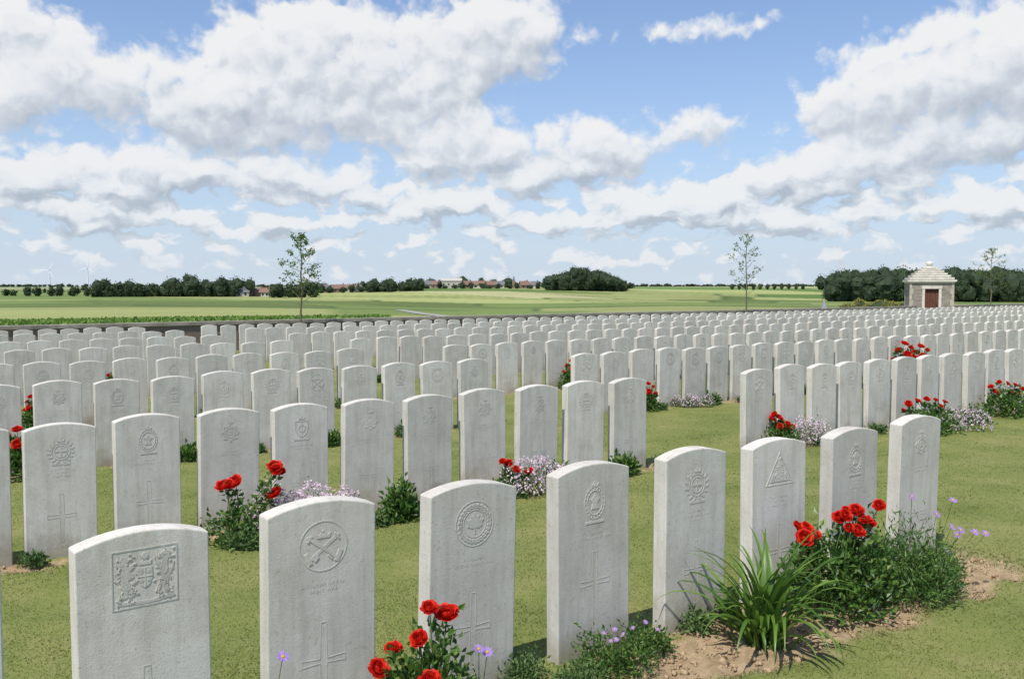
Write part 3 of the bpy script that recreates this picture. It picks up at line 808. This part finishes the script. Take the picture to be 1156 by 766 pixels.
# ---------------------------------------------------------------- boundary wall
def brick_mat(name, c1, c2, cm, sc):
    m, nt, b, o = new_mat(name)
    br = N(nt, 'ShaderNodeTexBrick'); br.inputs['Scale'].default_value = sc
    mp = N(nt, 'ShaderNodeMapping'); mp.inputs['Rotation'].default_value = (math.radians(90), 0, 0)
    nt.links.new(texo(nt), mp.inputs[0]); nt.links.new(mp.outputs[0], br.inputs[0])
    for k, c in (('Color1', c1), ('Color2', c2), ('Mortar', cm)): br.inputs[k].default_value = (*c, 1)
    br.inputs['Mortar Size'].default_value = .02
    c = mixc(nt, ramp(nt, noise(nt, texo(nt), 3, 3), [(.35, 0), (.7, .5)]), br.outputs[0], (.14, .125, .105))
    nt.links.new(c, b.inputs['Base Color']); return m
M_BRICK = brick_mat('wall_brick', (.21, .15, .115), (.16, .12, .095), (.25, .23, .2), 3.5)
M_RUBBLE = brick_mat('rubble_stone', (.34, .30, .24), (.21, .185, .155), (.38, .35, .29), 2.8)
M_COPE = plain('coping_stone', (.27, .245, .205), .9, .3, 3)
M_WHITE = plain('white_dressed_stone', (.62, .585, .51), .85, .15, 4)
M_QUOIN = plain('buff_quoin_stone', (.43, .39, .32), .85, .2, 4)
def wall(s0, s1, r=26.6):
    sm = (s0+s1)/2; x, y = W(sm, r); z = gzf(x, y)
    e = empty('boundary_wall', (x, y, z), ROWROT); meta(e, 'long low brown brick boundary wall with stone coping', 'wall', 'boundary wall sections')
    mb = MB(); mb.box((0, 0, .30), (s1-s0, .36, .92)); o = mb.obj('brickwork', [M_BRICK]); o.parent = e
    mb = MB(); mb.box((0, 0, .80), (s1-s0+.04, .46, .09)); o = mb.obj('coping', [M_COPE]); o.parent = e
wall(-6, 43.9); wall(46.8, 66)

# ---------------------------------------------------------------- pavilion
def pavilion():
    x, y = W(45.35, 26.6); z = gzf(x, y)
    e = empty('gate_pavilion', (x, y, z), -math.atan2(x, y)+math.radians(8)); meta(e, 'small square stone pavilion with stepped white roof and red-brown door', 'pavilion')
    w = 2.05; H = 2.0
    mb = MB()
    t = .3; dw = .66; dh = 1.75
    sx = (w-dw)/2
    for sg in (-1, 1): mb.box((sg*(dw/2+sx/2), -w/2+t/2, H/2-.1), (sx, t, H+.2))
    mb.box((0, -w/2+t/2, (dh+H)/2), (dw, t-.004, H-dh))
    for sg in (-1, 1): mb.box((sg*(w/2-t/2), t/2, H/2-.1), (t, w-t, H+.196))
    mb.box((0, w/2-t/2, H/2-.1), (w-2*t, t, H+.19))
    o = mb.obj('wall', [M_RUBBLE]); o.parent = e
    for sx_ in (-1, 1):
        for sy_ in (-1, 1):
            mb = MB()
            for i in range(7):
                L = .18 if i % 2 else .11
                L2 = .11 if i % 2 else .18
                mb.box((sx_*(w/2-L/2+.012), sy_*(w/2-L2/2+.012), .14+i*.29), (L, L2, .285))
            o = mb.obj('quoin', [M_QUOIN]); o.parent = e
    mb = MB()
    for sg in (-1, 1): mb.box((sg*(.385), -w/2+.02, .86), (.12, .14, 1.72))
    mb.box((0, -w/2+.02, 1.79), (.95, .16, .14)); o = mb.obj('door_frame', [M_WHITE]); o.parent = e
    mb = MB(); mb.box((0, -w/2+.12, .86), (.65, .05, 1.7))
    for i in range(5): mb.box((-.24+.12*i, -w/2+.085, .86), (.10, .03, 1.6))
    o = mb.obj('door', [plain('red_brown_door', (.13, .05, .035), .6)]); o.parent = e
    h_ = MB(); h_.lathe([(.03, 0), (.03, .05)], 8, 0, 0, (.24, -w/2+.05, .9)); ho = h_.obj('handle', [plain('dark_iron', (.05, .05, .05), .4)]); ho.parent = o
    mb = MB()
    def sq(r): return r*math.sqrt(2)
    zz = H
    mb.lathe([(sq(1.05), zz), (sq(1.05), zz+.06), (sq(1.14), zz+.075), (sq(1.14), zz+.17)], 4); zz += .17
    for rr, dz in ((1.04, .12), (.90, .12), (.76, .11), (.62, .11), (.48, .10), (.34, .09)):
        mb.lathe([(sq(rr-.05), zz-.002), (sq(rr-.05), zz+.03), (sq(rr), zz+.035), (sq(rr), zz+dz)], 4); zz += dz
    mb.lathe([(.20, zz), (.13, zz+.04), (.11, zz+.09), (.17, zz+.13), (.18, zz+.20), (.11, zz+.27), (.02, zz+.32)], 14)
    o = mb.obj('roof', [M_WHITE]); o.parent = e
pavilion()

# ---------------------------------------------------------------- trees
def young_tree(s, r, H, crown0, seed, nl=900, spread=.9, label=''):
    x, y = W(s, r); rnd = random.Random(seed)
    e = empty('young_tree', (x, y, gzf(x, y))); meta(e, label, 'tree')
    tr = MB(); cr = MB()
    pts = [(0, 0, -.1)]; n = 8
    for i in range(1, n+1): pts.append((rnd.gauss(0, .025), rnd.gauss(0, .025), H*.97*i/n))
    tr.tube(pts, [.036*(1-.85*i/n)+.004 for i in range(n+1)], 7)
    tips = []
    nb = 20
    for i in range(nb):
        f = i/(nb-1); z0 = crown0+(H*.93-crown0)*f; a = i*2.4+rnd.uniform(-.4, .4)
        L = spread*(.35+.65*math.sin(math.pi*min(1, (f*.8+.2)))**1)*rnd.uniform(.6, 1.05)*(1-.45*f)
        k = z0/(H*.97)*n; i0 = min(n-1, int(k)); b0 = np.array(pts[i0])*(1-(k-i0))+np.array(pts[i0+1])*(k-i0)
        up = rnd.uniform(.5, 1.0)
        m1 = b0+np.array([math.cos(a)*L*.5, math.sin(a)*L*.5, L*.4*up]); m2 = b0+np.array([math.cos(a)*L, math.sin(a)*L, L*up])
        tr.tube([b0, m1, m2], [.009, .006, .003], 4)
        tips.append((b0, m1, m2))
        for j in range(3):
            t = rnd.uniform(.4, .95); q = m1*(1-t)+m2*t; d = np.array([rnd.gauss(0, 1), rnd.gauss(0, 1), .5]); d = d/np.linalg.norm(d)*L*.4
            tr.tube([q, q+d], [.004, .002], 3); tips.append((q, q+d*.5, q+d))
    P = []
    for (a, b, c) in tips:
        for j in range(nl//len(tips)):
            t = rnd.uniform(.15, 1.05)
            P.append((a*(1-t)**2+2*t*(1-t)*b+t*t*c)+np.array([rnd.gauss(0, .035) for _ in range(3)]))
    P = np.array(P); d = rdirs(len(P), -1)
    cr.leaves(P, d+np.array([0, 0, -.2]), rng.uniform(.05, .09, len(P)), .55)
    o = tr.obj('trunk', [M_BARK], True); o.parent = e
    o = cr.obj('crown', [M_TREELEAF]); o.parent = e
def s_of(px, r):
    q = (px-578)/F; return r*(UY+UX*q)/(UX-UY*q)
young_tree(s_of(340, 25.6), 25.6, 3.5, 1.35, 3, 960, .88, 'slender young tree with small leaves planted on lawn')
young_tree(s_of(842, 25.6), 25.6, 4.15, 1.5, 8, 560, 1.0, 'sparse young tree with thin spreading branches by wall')
young_tree(s_of(1118, 25.6), 25.6, 4.0, 1.5, 12, 720, 1.05, 'young tree with light green leaves near pavilion')

def wood(name, trees, label, cat='trees', leaf=None, cards=190, csz=.8):
    mb = MB()
    ico = bmesh.new(); bmesh.ops.create_icosphere(ico, subdivisions=2, radius=1); iv = np.array([v.co[:] for v in ico.verts]); fi = [[v.index for v in f.verts] for f in ico.faces]; ico.free()
    for (x, y, h, w) in trees:
        z = gzf(x, y)
        lumps = [(0, 0, .52, .42), (0, 0, .25, .34)]+[(random.gauss(0, .32)*w, random.gauss(0, .32)*w, random.uniform(.2, .82), random.uniform(.16, .3)) for _ in range(4)]
        for (lx, ly, lz, lr) in lumps:
            wr = w*lr*1.9/.8; hr = h*lr*1.05
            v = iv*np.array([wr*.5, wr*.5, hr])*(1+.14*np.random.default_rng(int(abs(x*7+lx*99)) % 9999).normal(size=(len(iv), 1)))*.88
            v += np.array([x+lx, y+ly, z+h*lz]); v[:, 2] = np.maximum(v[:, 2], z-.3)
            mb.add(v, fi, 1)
            n = int(cards*(lr*1.4)); d = rdirs(n, -.6)
            p = d*np.array([wr*.5, wr*.5, hr])*rng.uniform(.82, 1.12, n)[:, None]+np.array([x+lx, y+ly, z+h*lz])
            k = p[:, 2] > z; p = p[k]; d = d[k]
            mb.leaves(p, d+rng.normal(size=d.shape)*.7, rng.uniform(.5, 1.3, len(p))*csz, .8)
    o = mb.obj(name, [leaf or M_WOOD, M_WOODCORE]); meta(o, label, cat, None, 'stuff'); return o
def hat(px, D, topy):
    x = (px-578)/F*D; return 1.55+(320-topy)/F*D-gzf(x, D)
def line(px0, px1, D0, D1, n, top0, top1, depth=12, wf=.85, hmax=99):
    out = []
    for i in range(n):
        f = (i+random.uniform(-.3, .3))/max(1, n-1); px = px0+(px1-px0)*f; D = D0+(D1-D0)*f+random.uniform(0, depth)
        h = min(hmax, max(2.5, hat(px, D, random.uniform(top0, top1)))); out.append(((px-578)/F*D, D, h, max(4, h*wf*random.uniform(.8, 1.15))))
    return out
wood('tree_line', line(108, 190, 500, 505, 20, 325, 311, 16, .68), 'distant uneven dark tree line at the edge of fields', cards=150)
wood('tree_line', line(190, 272, 505, 510, 20, 322, 307, 16, .72), 'distant dark tree line at the edge of fields', cards=150)
wood('tree_line', line(-60, 108, 560, 560, 14, 325, 317, 12, .6), 'broken line of small distant field trees', cards=100)
wood('tree_line', line(308, 352, 480, 490, 6, 322, 313), 'clump of dark distant trees in a field', cards=130)
wood('tree_line', line(352, 440, 650, 665, 9, 321, 317, 8, .8), 'low garden trees in front of distant village', cards=110)
wood('tree_line', line(352, 440, 700, 715, 12, 319, 312), 'trees and gardens around distant village', cards=110)
wood('tree_line', line(418, 474, 640, 640, 11, 317, 308), 'clump of dark trees beside distant village', cards=130)
wood('tree_line', line(262, 312, 535, 540, 6, 325, 318), 'garden trees around outlying farm', cards=110)
wood('tree_line', line(474, 616, 760, 770, 15, 320, 315, 12, .7), 'scattered green trees in front of village houses', cards=110)
wood('tree_line', line(474, 616, 850, 860, 15, 316, 309), 'green trees behind village houses', cards=110)
wd = line(619, 701, 700, 720, 34, 302, 297, 40, .8)
wd = [(x, y, h*(1-.6*min(1, abs(((x/y*F+578)-656)/46))**1.7), w*.88) for (x, y, h, w) in wd]
wood('woodland', wd, 'rounded dark green wood on a field ridge', cards=200, csz=1.0)
wood('woodland', line(940, 1260, 345, 330, 150, 305, 300, 26, .75), 'dense dark green wood beyond the fields', cards=210, csz=.6)
wood('tree_line', line(700, 925, 2200, 2300, 60, 319, 317, 60, 1.6), 'faint line of far trees on horizon', cards=40, csz=2)
wood('tree_line', line(0, 620, 2600, 2600, 120, 319, 317, 60, 1.6), 'faint line of far trees on horizon', cards=30, csz=2)
wood('tree_line', [((826+i*8-578)/F*900, 900, min(9, hat(826+i*8, 900, 317)), 3.2) for i in range(11)], 'row of slim roadside poplars on ridge', cards=60)
wood('shrub_bank', [((965+i*7-578)/F*75, 75+random.uniform(0, 2), random.uniform(.9, 1.35), 1.6) for i in range(8)], 'low yellow-green shrubs beyond the boundary wall', 'shrubs', M_HEDGEY, 300, .14)
def hedge():
    mb = MB(); n = 3500
    x, y = W(s_of(1142, 27.4), 27.4)
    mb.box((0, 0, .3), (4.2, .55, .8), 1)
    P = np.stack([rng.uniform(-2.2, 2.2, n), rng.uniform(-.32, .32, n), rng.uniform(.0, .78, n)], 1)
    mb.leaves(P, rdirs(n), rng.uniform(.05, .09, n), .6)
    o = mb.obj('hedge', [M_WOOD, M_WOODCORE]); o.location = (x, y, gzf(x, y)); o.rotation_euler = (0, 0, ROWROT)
    meta(o, 'clipped dark green hedge behind headstone rows', 'hedge')
hedge()
mb = MB(); mb.lathe([(.34, -.1), (.32, .2), (.18, .7), (.05, 1.1), (.02, 1.15)], 4)
o = mb.obj('stone_marker', [plain('blue_grey_slate', (.26, .3, .34))]); xx = (930-578)/F*50; o.location = (xx, 50, gzf(xx, 50)); meta(o, 'small blue-grey pyramidal marker beyond headstones', 'marker')
def crop():
    n = 70000
    px = rng.uniform(-60, 440, n); D = rng.uniform(34, 100, n)
    x = (px-578)/F*D; y = D; s, r = SR(x, y)
    k = (outside(s, r) > 6) & (np.hypot(x, y) < 103+x/y*40); x, y = x[k], y[k]
    row = np.round((x*.35+y*.94)/.7)*.7-(x*.35+y*.94); y = y+row/.94*.6
    mb = MB(); P = np.stack([x, y, gz(x, y)+rng.uniform(.05, .45, len(x))], 1)
    mb.leaves(P, rdirs(len(x), 0), rng.uniform(.14, .3, len(x)), .8)
    o = mb.obj('crop_plants', [leafmat('crop_leaf', [(0, (.10, .19, .03)), (.6, (.17, .29, .05)), (1, (.28, .38, .09))], .35)])
    meta(o, 'bright green leafy crop growing beyond the wall', 'crop', None, 'stuff')
crop()

def road():
    pts = [(-3, 88), (-4.2, 103), (-8.5, 125), (-15.6, 160), (-21, 190), (-27, 220)]
    P = []
    for i in range(len(pts)-1):
        for t in np.linspace(0, 1, 12, endpoint=False): P.append((pts[i][0]*(1-t)+pts[i+1][0]*t, pts[i][1]*(1-t)+pts[i+1][1]*t))
    v = []
    for i, (x, y) in enumerate(P):
        j = min(i+1, len(P)-1); k = max(j-1, 0); dx, dy = P[j][0]-P[k][0], P[j][1]-P[k][1]; L = math.hypot(dx, dy)+1e-6
        for sg in (-1, 1):
            a, b = x-sg*dy/L*1.3, y+sg*dx/L*1.3; v.append((a, b, gzf(a, b)+.08))
    f = [(2*i, 2*i+1, 2*i+3, 2*i+2) for i in range(len(P)-1)]
    o = to_obj('road', v, f, [plain('pale_asphalt', (.30, .29, .27), .9)]); struct(o, 'narrow grey farm road crossing the fields', 'road')
road()

# ---------------------------------------------------------------- village
M_W = plain('rendered_wall', (.44, .41, .36)); M_BR = plain('red_brick_wall', (.24, .165, .125)); M_RR = plain('red_tile_roof', (.20, .125, .095)); M_GR = plain('grey_slate_roof', (.15, .15, .16)); M_GL = plain('window_glass', (.03, .035, .04), .2)
def house(px, D, w, d, h, roofh, wm, rm, rot, label):
    x, y = (px-578)/F*D, D
    e = empty('village_house', (x, y, gzf(x, y)), rot); meta(e, label, 'house', 'houses of the distant village')
    mb = MB(); mb.box((0, 0, h/2-.5), (w, d, h+1))
    mb.add([(-w/2, -d/2, h), (-w/2, d/2, h), (-w/2, 0, h+roofh), (w/2, -d/2, h), (w/2, d/2, h), (w/2, 0, h+roofh)], [(0, 2, 1), (3, 4, 5)])
    o = mb.obj('wall', [wm]); o.parent = e
    mb = MB(); a = .5
    for sg in (-1, 1):
        mb.add([(-w/2-a, sg*(d/2+a), h-a*.6), (w/2+a, sg*(d/2+a), h-a*.6), (w/2+a, 0, h+roofh+.2), (-w/2-a, 0, h+roofh+.2)], [(0, 1, 2, 3) if sg < 0 else (3, 2, 1, 0)])
    mb.box((w*.3, 0, h+roofh+.4), (.9, .9, 1.4))
    o = mb.obj('roof', [rm]); o.parent = e
    nn = max(2, int(w/3.5))
    for i in range(nn):
        mb = MB(); mb.box((-w/2+w*(i+.5)/nn, -d/2-.03, h*.5), (1.2, .08, 1.4)); o = mb.obj('window', [M_GL]); o.parent = e
hs = [(383, 680, 10, 8, 3.0, 2.6, M_BR, M_RR, .2), (398, 675, 8, 8, 2.8, 2.5, M_W, M_RR, -.4), (412, 685, 8, 7, 3, 2.6, M_BR, M_GR, .5),
      (275, 520, 7, 6, 2.8, 2.4, M_W, M_GR, .1), (291, 525, 8, 6, 2.4, 2.2, M_BR, M_RR, .3), (302, 520, 5, 5, 2.5, 2.2, M_W, M_RR, -.3),
      (484, 800, 9, 8, 3.2, 3.0, M_W, M_GR, .2), (493, 795, 7, 8, 3.2, 2.8, M_BR, M_RR, -.2), (510, 790, 17, 10, 6.5, 1.8, M_W, M_W, 0), (528, 800, 8, 8, 3.2, 3.0, M_BR, M_RR, .5),
      (541, 790, 10, 8, 3.2, 3.0, M_W, M_RR, -.3), (553, 800, 8, 8, 3.2, 3.0, M_BR, M_RR, .2), (564, 810, 8, 7, 3.2, 3, M_W, M_GR, 0), (592, 800, 8, 8, 3.2, 3.0, M_BR, M_RR, .3), (604, 805, 7, 7, 3.2, 3, M_W, M_GR, -.2),
      (364, 685, 8, 7, 3, 3, M_BR, M_GR, .3)]
for h in hs:
    house(*h, 'large pale flat-fronted village building among trees' if h[2] >= 15 else ('small red-roofed village house among trees' if h[7] is M_RR else 'small grey-roofed village house among trees'))
def church(px, D, k, tw=4):
    x = (px-578)/F*D; e = empty('village_church', (x, D, gzf(x, D))); meta(e, 'distant village church with a pointed grey spire', 'church')
    mb = MB(); mb.box((0, 0, 3*k), (tw*k, tw*k, 8*k)); mb.box((7*k, 0, 1.5*k), (10*k, 6*k, 5*k)); o = mb.obj('wall', [M_BR]); o.parent = e
    mb = MB(); mb.lathe([(2.6*k*tw/4, 7*k), (.1, 12.5*k)], 4); o = mb.obj('spire', [M_GR]); o.parent = e
church(580, 850, .9, 3.4); church(284, 530, .9, 2.4)
M_TURB = plain('turbine_white', (.72, .74, .76), .5, .02)
def turbine(px, toppy, D, rotor, a0):
    x = (px-578)/F*D; H = 1.535+(320-toppy)/F*D; z = gzf(x, D)
    e = empty('wind_turbine', (x, D, z)); meta(e, 'far white wind turbine with three blades on horizon', 'wind turbine', 'wind turbines on the horizon')
    H = H-z
    mb = MB(); mb.tube([(0, 0, 0), (0, 0, H)], [3.2, 2.0], 10); o = mb.obj('tower', [M_TURB]); o.parent = e
    mb = MB(); mb.box((0, 0, H+1), (3.5, 9, 3.5)); o = mb.obj('nacelle', [M_TURB]); o.parent = e
    for i in range(3):
        a = a0+i*2*math.pi/3; mb = MB()
        d = np.array([math.sin(a), 0, math.cos(a)]); q = np.array([math.cos(a), 0, -math.sin(a)])
        c = np.array([0, -5.2, H+1])
        v = [c-q*1.6, c+q*1.6, c+d*rotor*.3+q*3.0, c+d*rotor*.3-q*1.4, c+d*rotor+q*.6, c+d*rotor-q*.6]
        v2 = [k+np.array([0, .6, 0]) for k in v]
        mb.add(v+v2, [(0, 1, 2, 3), (3, 2, 4, 5), (7, 6, 9, 8), (8, 9, 11, 10), (0, 3, 9, 6), (1, 7, 8, 2), (3, 5, 11, 9), (2, 8, 10, 4), (4, 10, 11, 5)])
        o = mb.obj('blade', [M_TURB]); o.parent = e
turbine(57, 302, 4200, 44, .5); turbine(100, 299, 4000, 42, .1)

# ---------------------------------------------------------------- sky
sunh = Vector((-.5, -.87)).normalized(); EL = math.radians(58)
world = bpy.data.worlds.new('World'); scene.world = world; world.use_nodes = True
nt = world.node_tree; nt.nodes.clear()
def cloud_group():
    g = bpy.data.node_groups.new('cloud_density', 'ShaderNodeTree')
    g.interface.new_socket('Vector', in_out='INPUT', socket_type='NodeSocketVector')
    g.interface.new_socket('Density', in_out='OUTPUT', socket_type='NodeSocketFloat')
    g.interface.new_socket('Height', in_out='OUTPUT', socket_type='NodeSocketFloat')
    gi = g.nodes.new('NodeGroupInput'); go = g.nodes.new('NodeGroupOutput')
    v = gi.outputs[0]
    blobs = [
        (20, 25, 58, 37, .95), (110, 95, 92, 40, 1.05), (12, 122, 34, 22, .75), (245, 118, 48, 36, .9), (320, 45, 80, 46, 1.0), (320, 120, 88, 46, 1.05), (440, 60, 84, 52, 1.0), (475, 112, 58, 36, .9), (575, 38, 72, 50, 1.15),
        (60, 196, 74, 27, 1.05), (190, 194, 46, 23, .95), (300, 200, 58, 16, .85), (515, 168, 74, 33, 1.15), (400, 210, 44, 13, .75),
        (672, 164, 66, 34, 1.25), (600, 200, 46, 12, .7), (790, 143, 38, 19, 1.05), (800, 34, 105, 15, .62), (735, 230, 48, 14, .9), (812, 235, 36, 19, 1.0), (1045, 94, 114, 50, 1.25), (1130, 66, 64, 44, 1.2), (960, 120, 48, 24, .85),
        (918, 195, 78, 26, 1.2), (1090, 155, 70, 28, 1.0), (1110, 228, 52, 16, .9), (500, 230, 62, 14, .9), (130, 243, 58, 13, .9), (620, 250, 58, 12, .85), (900, 249, 56, 12, .85), (330, 249, 60, 12, .85)]
    tot = None; hs_ = None
    for (px, py, rx, ry, wgt) in blobs:
        a = math.atan((px-578)/F); e = math.atan((320-py)/F*math.cos(a)); kx, ky = .92*F/rx, .92*F/ry
        ml = N(g, 'ShaderNodeVectorMath', operation='MULTIPLY_ADD'); g.links.new(v, ml.inputs[0]); ml.inputs[1].default_value = (kx, ky, 0); ml.inputs[2].default_value = (-a*kx, -e*ky, 0)
        dt = N(g, 'ShaderNodeVectorMath', operation='DOT_PRODUCT'); g.links.new(ml.outputs[0], dt.inputs[0]); g.links.new(ml.outputs[0], dt.inputs[1])
        ex = mth(g, 'POWER', .3679, dt.outputs['Value'])
        hv = N(g, 'ShaderNodeVectorMath', operation='DOT_PRODUCT'); g.links.new(ml.outputs[0], hv.inputs[0]); hv.inputs[1].default_value = (-.25, wgt, 0)
        tot = mth(g, 'MULTIPLY', ex, wgt) if tot is None else mth(g, 'MULTIPLY_ADD', ex, wgt, c=tot)
        hs_ = mth(g, 'MULTIPLY', ex, hv.outputs['Value']) if hs_ is None else mth(g, 'MULTIPLY_ADD', ex, hv.outputs['Value'], c=hs_)
    tot = mth(g, 'MINIMUM', tot, 1.0)
    mp = N(g, 'ShaderNodeVectorMath', operation='MULTIPLY'); mp.inputs[1].default_value = (1, 1.15, 1); g.links.new(v, mp.inputs[0])
    n1 = noise(g, mp.outputs[0], 15, 4, .52, 0, '2D')
    vo = N(g, 'ShaderNodeTexVoronoi', feature='F1'); vo.voronoi_dimensions = '2D'; vo.inputs['Scale'].default_value = 31; vo.inputs['Detail'].default_value = 2; vo.inputs['Roughness'].default_value = .5
    g.links.new(mp.outputs[0], vo.inputs['Vector'])
    sp_ = N(g, 'ShaderNodeSeparateXYZ'); g.links.new(v, sp_.inputs[0])
    band = ramp(g, sp_.outputs[1], [(0, .6), (.025, 1.0), (.09, 1.0), (.115, .45), (.155, .04), (.30, .0), (.6, .9)])
    mp2 = N(g, 'ShaderNodeVectorMath', operation='MULTIPLY'); mp2.inputs[1].default_value = (1, 2.3, 1); g.links.new(v, mp2.inputs[0])
    n3 = noise(g, mp2.outputs[0], 26, 3, .5, 0, '2D')
    d = mth(g, 'MULTIPLY_ADD', tot, 1.0, c=-.62)
    d = mth(g, 'MULTIPLY_ADD', n1, .72, c=d)
    d = mth(g, 'MULTIPLY_ADD', vo.outputs['Distance'], -.40, c=d)
    bb = mth(g, 'MULTIPLY_ADD', n3, 2.3, c=-.70)
    d = mth(g, 'MULTIPLY_ADD', band, bb, c=d)
    g.links.new(d, go.inputs[0]); g.links.new(hs_, go.inputs[1])
    return g
CG = cloud_group()
tc = N(nt, 'ShaderNodeTexCoord'); nrm = N(nt, 'ShaderNodeVectorMath', operation='NORMALIZE'); nt.links.new(tc.outputs['Generated'], nrm.inputs[0])
sp = N(nt, 'ShaderNodeSeparateXYZ'); nt.links.new(nrm.outputs[0], sp.inputs[0])
az = mth(nt, 'ARCTAN2', sp.outputs[0], sp.outputs[1]); el = mth(nt, 'ARCSINE', sp.outputs[2])
cb = N(nt, 'ShaderNodeCombineXYZ'); nt.links.new(az, cb.inputs[0]); nt.links.new(el, cb.inputs[1])
wn = N(nt, 'ShaderNodeTexNoise'); wn.noise_dimensions = '2D'; wn.inputs['Scale'].default_value = 30; wn.inputs['Detail'].default_value = 3; nt.links.new(cb.outputs[0], wn.inputs['Vector'])
wo_ = N(nt, 'ShaderNodeVectorMath', operation='MULTIPLY_ADD'); nt.links.new(wn.outputs['Color'], wo_.inputs[0]); wo_.inputs[1].default_value = (.024, .02, 0); nt.links.new(cb.outputs[0], wo_.inputs[2])
ws = N(nt, 'ShaderNodeVectorMath', operation='ADD'); nt.links.new(wo_.outputs[0], ws.inputs[0]); ws.inputs[1].default_value = (-.012, -.010, 0)
def dens(off):
    gn = N(nt, 'ShaderNodeGroup'); gn.node_tree = CG
    if off:
        ad = N(nt, 'ShaderNodeVectorMath', operation='ADD'); ad.inputs[1].default_value = off; nt.links.new(ws.outputs[0], ad.inputs[0]); nt.links.new(ad.outputs[0], gn.inputs[0])
    else: nt.links.new(ws.outputs[0], gn.inputs[0])
    return gn.outputs
g0 = dens(None); d0 = g0[0]; hh0 = g0[1]; d1 = dens((-.006, .014, 0))[0]
fine = noise(nt, cb.outputs[0], 60, 5, .6, 0, '2D')
dc = mth(nt, 'MULTIPLY_ADD', fine, .40, c=mth(nt, 'ADD', d0, -.20))
mr = N(nt, 'ShaderNodeMapRange', interpolation_type='SMOOTHSTEP'); nt.links.new(dc, mr.inputs[0]); mr.inputs[1].default_value = -.12; mr.inputs[2].default_value = .30
cover = mr.outputs[0]
lit = mth(nt, 'MULTIPLY', mth(nt, 'SUBTRACT', d0, d1), .70)
hcl = mth(nt, 'MAXIMUM', mth(nt, 'MINIMUM', hh0, .6), -.6)
lit = mth(nt, 'MULTIPLY_ADD', hcl, .35, c=lit)
lit = mth(nt, 'ADD', mth(nt, 'MULTIPLY_ADD', d0, -.13, c=lit), mth(nt, 'MULTIPLY_ADD', fine, .24, c=.55))
ccol = ramp(nt, lit, [(.12, (.49, .55, .63)), (.42, (.69, .735, .80)), (.66, (.92, .945, .975)), (.88, (1.0, 1.0, 1.0))])
sc = N(nt, 'ShaderNodeVectorMath', operation='SCALE'); nt.links.new(ccol, sc.inputs[0]); sc.inputs['Scale'].default_value = 8.9
sky = N(nt, 'ShaderNodeTexSky', sky_type='NISHITA'); sky.sun_disc = False; sky.sun_elevation = EL; sky.sun_rotation = math.atan2(sunh.x, sunh.y); sky.air_density = 1.0; sky.dust_density = .5; sky.ozone_density = 2.0
skyc = mixc(nt, 1.0, sky.outputs[0], (1.18, 1.29, 1.5), 'MULTIPLY')
elc = mth(nt, 'MAXIMUM', el, 0.0)
hz = mth(nt, 'EXPONENT', mth(nt, 'MULTIPLY', elc, -6.0))
skyh = mixc(nt, mth(nt, 'MULTIPLY', hz, .88), skyc, (4.9, 6.2, 8.0))
hz2 = mth(nt, 'EXPONENT', mth(nt, 'MULTIPLY', elc, -17.0))
skyh = mixc(nt, mth(nt, 'MULTIPLY', hz2, .85), skyh, (6.4, 7.2, 8.15))
cmask = mth(nt, 'MULTIPLY', cover, mth(nt, 'SUBTRACT', 1.0, mth(nt, 'MULTIPLY', hz2, .5)))
fin = mixc(nt, mth(nt, 'MULTIPLY', cmask, .96), skyh, sc.outputs[0])
bg = N(nt, 'ShaderNodeBackground'); bg.inputs['Strength'].default_value = .1; nt.links.new(fin, bg.inputs[0])
wo = N(nt, 'ShaderNodeOutputWorld'); nt.links.new(bg.outputs[0], wo.inputs[0])
world.cycles.sampling_method = 'MANUAL'; world.cycles.sample_map_resolution = 512

sl = bpy.data.lights.new('sun', 'SUN'); sl.energy = 4.9; sl.angle = math.radians(.5); sl.color = (1, .945, .85)
so = bpy.data.objects.new('sun', sl); COL.objects.link(so)
dr = Vector((-sunh.x*math.cos(EL), -sunh.y*math.cos(EL), -math.sin(EL)))
so.rotation_euler = dr.to_track_quat('-Z', 'Y').to_euler(); so.location = (-20, -50, 80)

cam = bpy.data.cameras.new('camera'); co = bpy.data.objects.new('camera', cam); COL.objects.link(co)
cam.sensor_width = 36; cam.lens = 36*F/1156; cam.clip_end = 30000; cam.clip_start = .05
co.location = (0, 0, 1.55); co.rotation_euler = (math.radians(90)-math.atan(60/F), 0, 0)
scene.camera = co
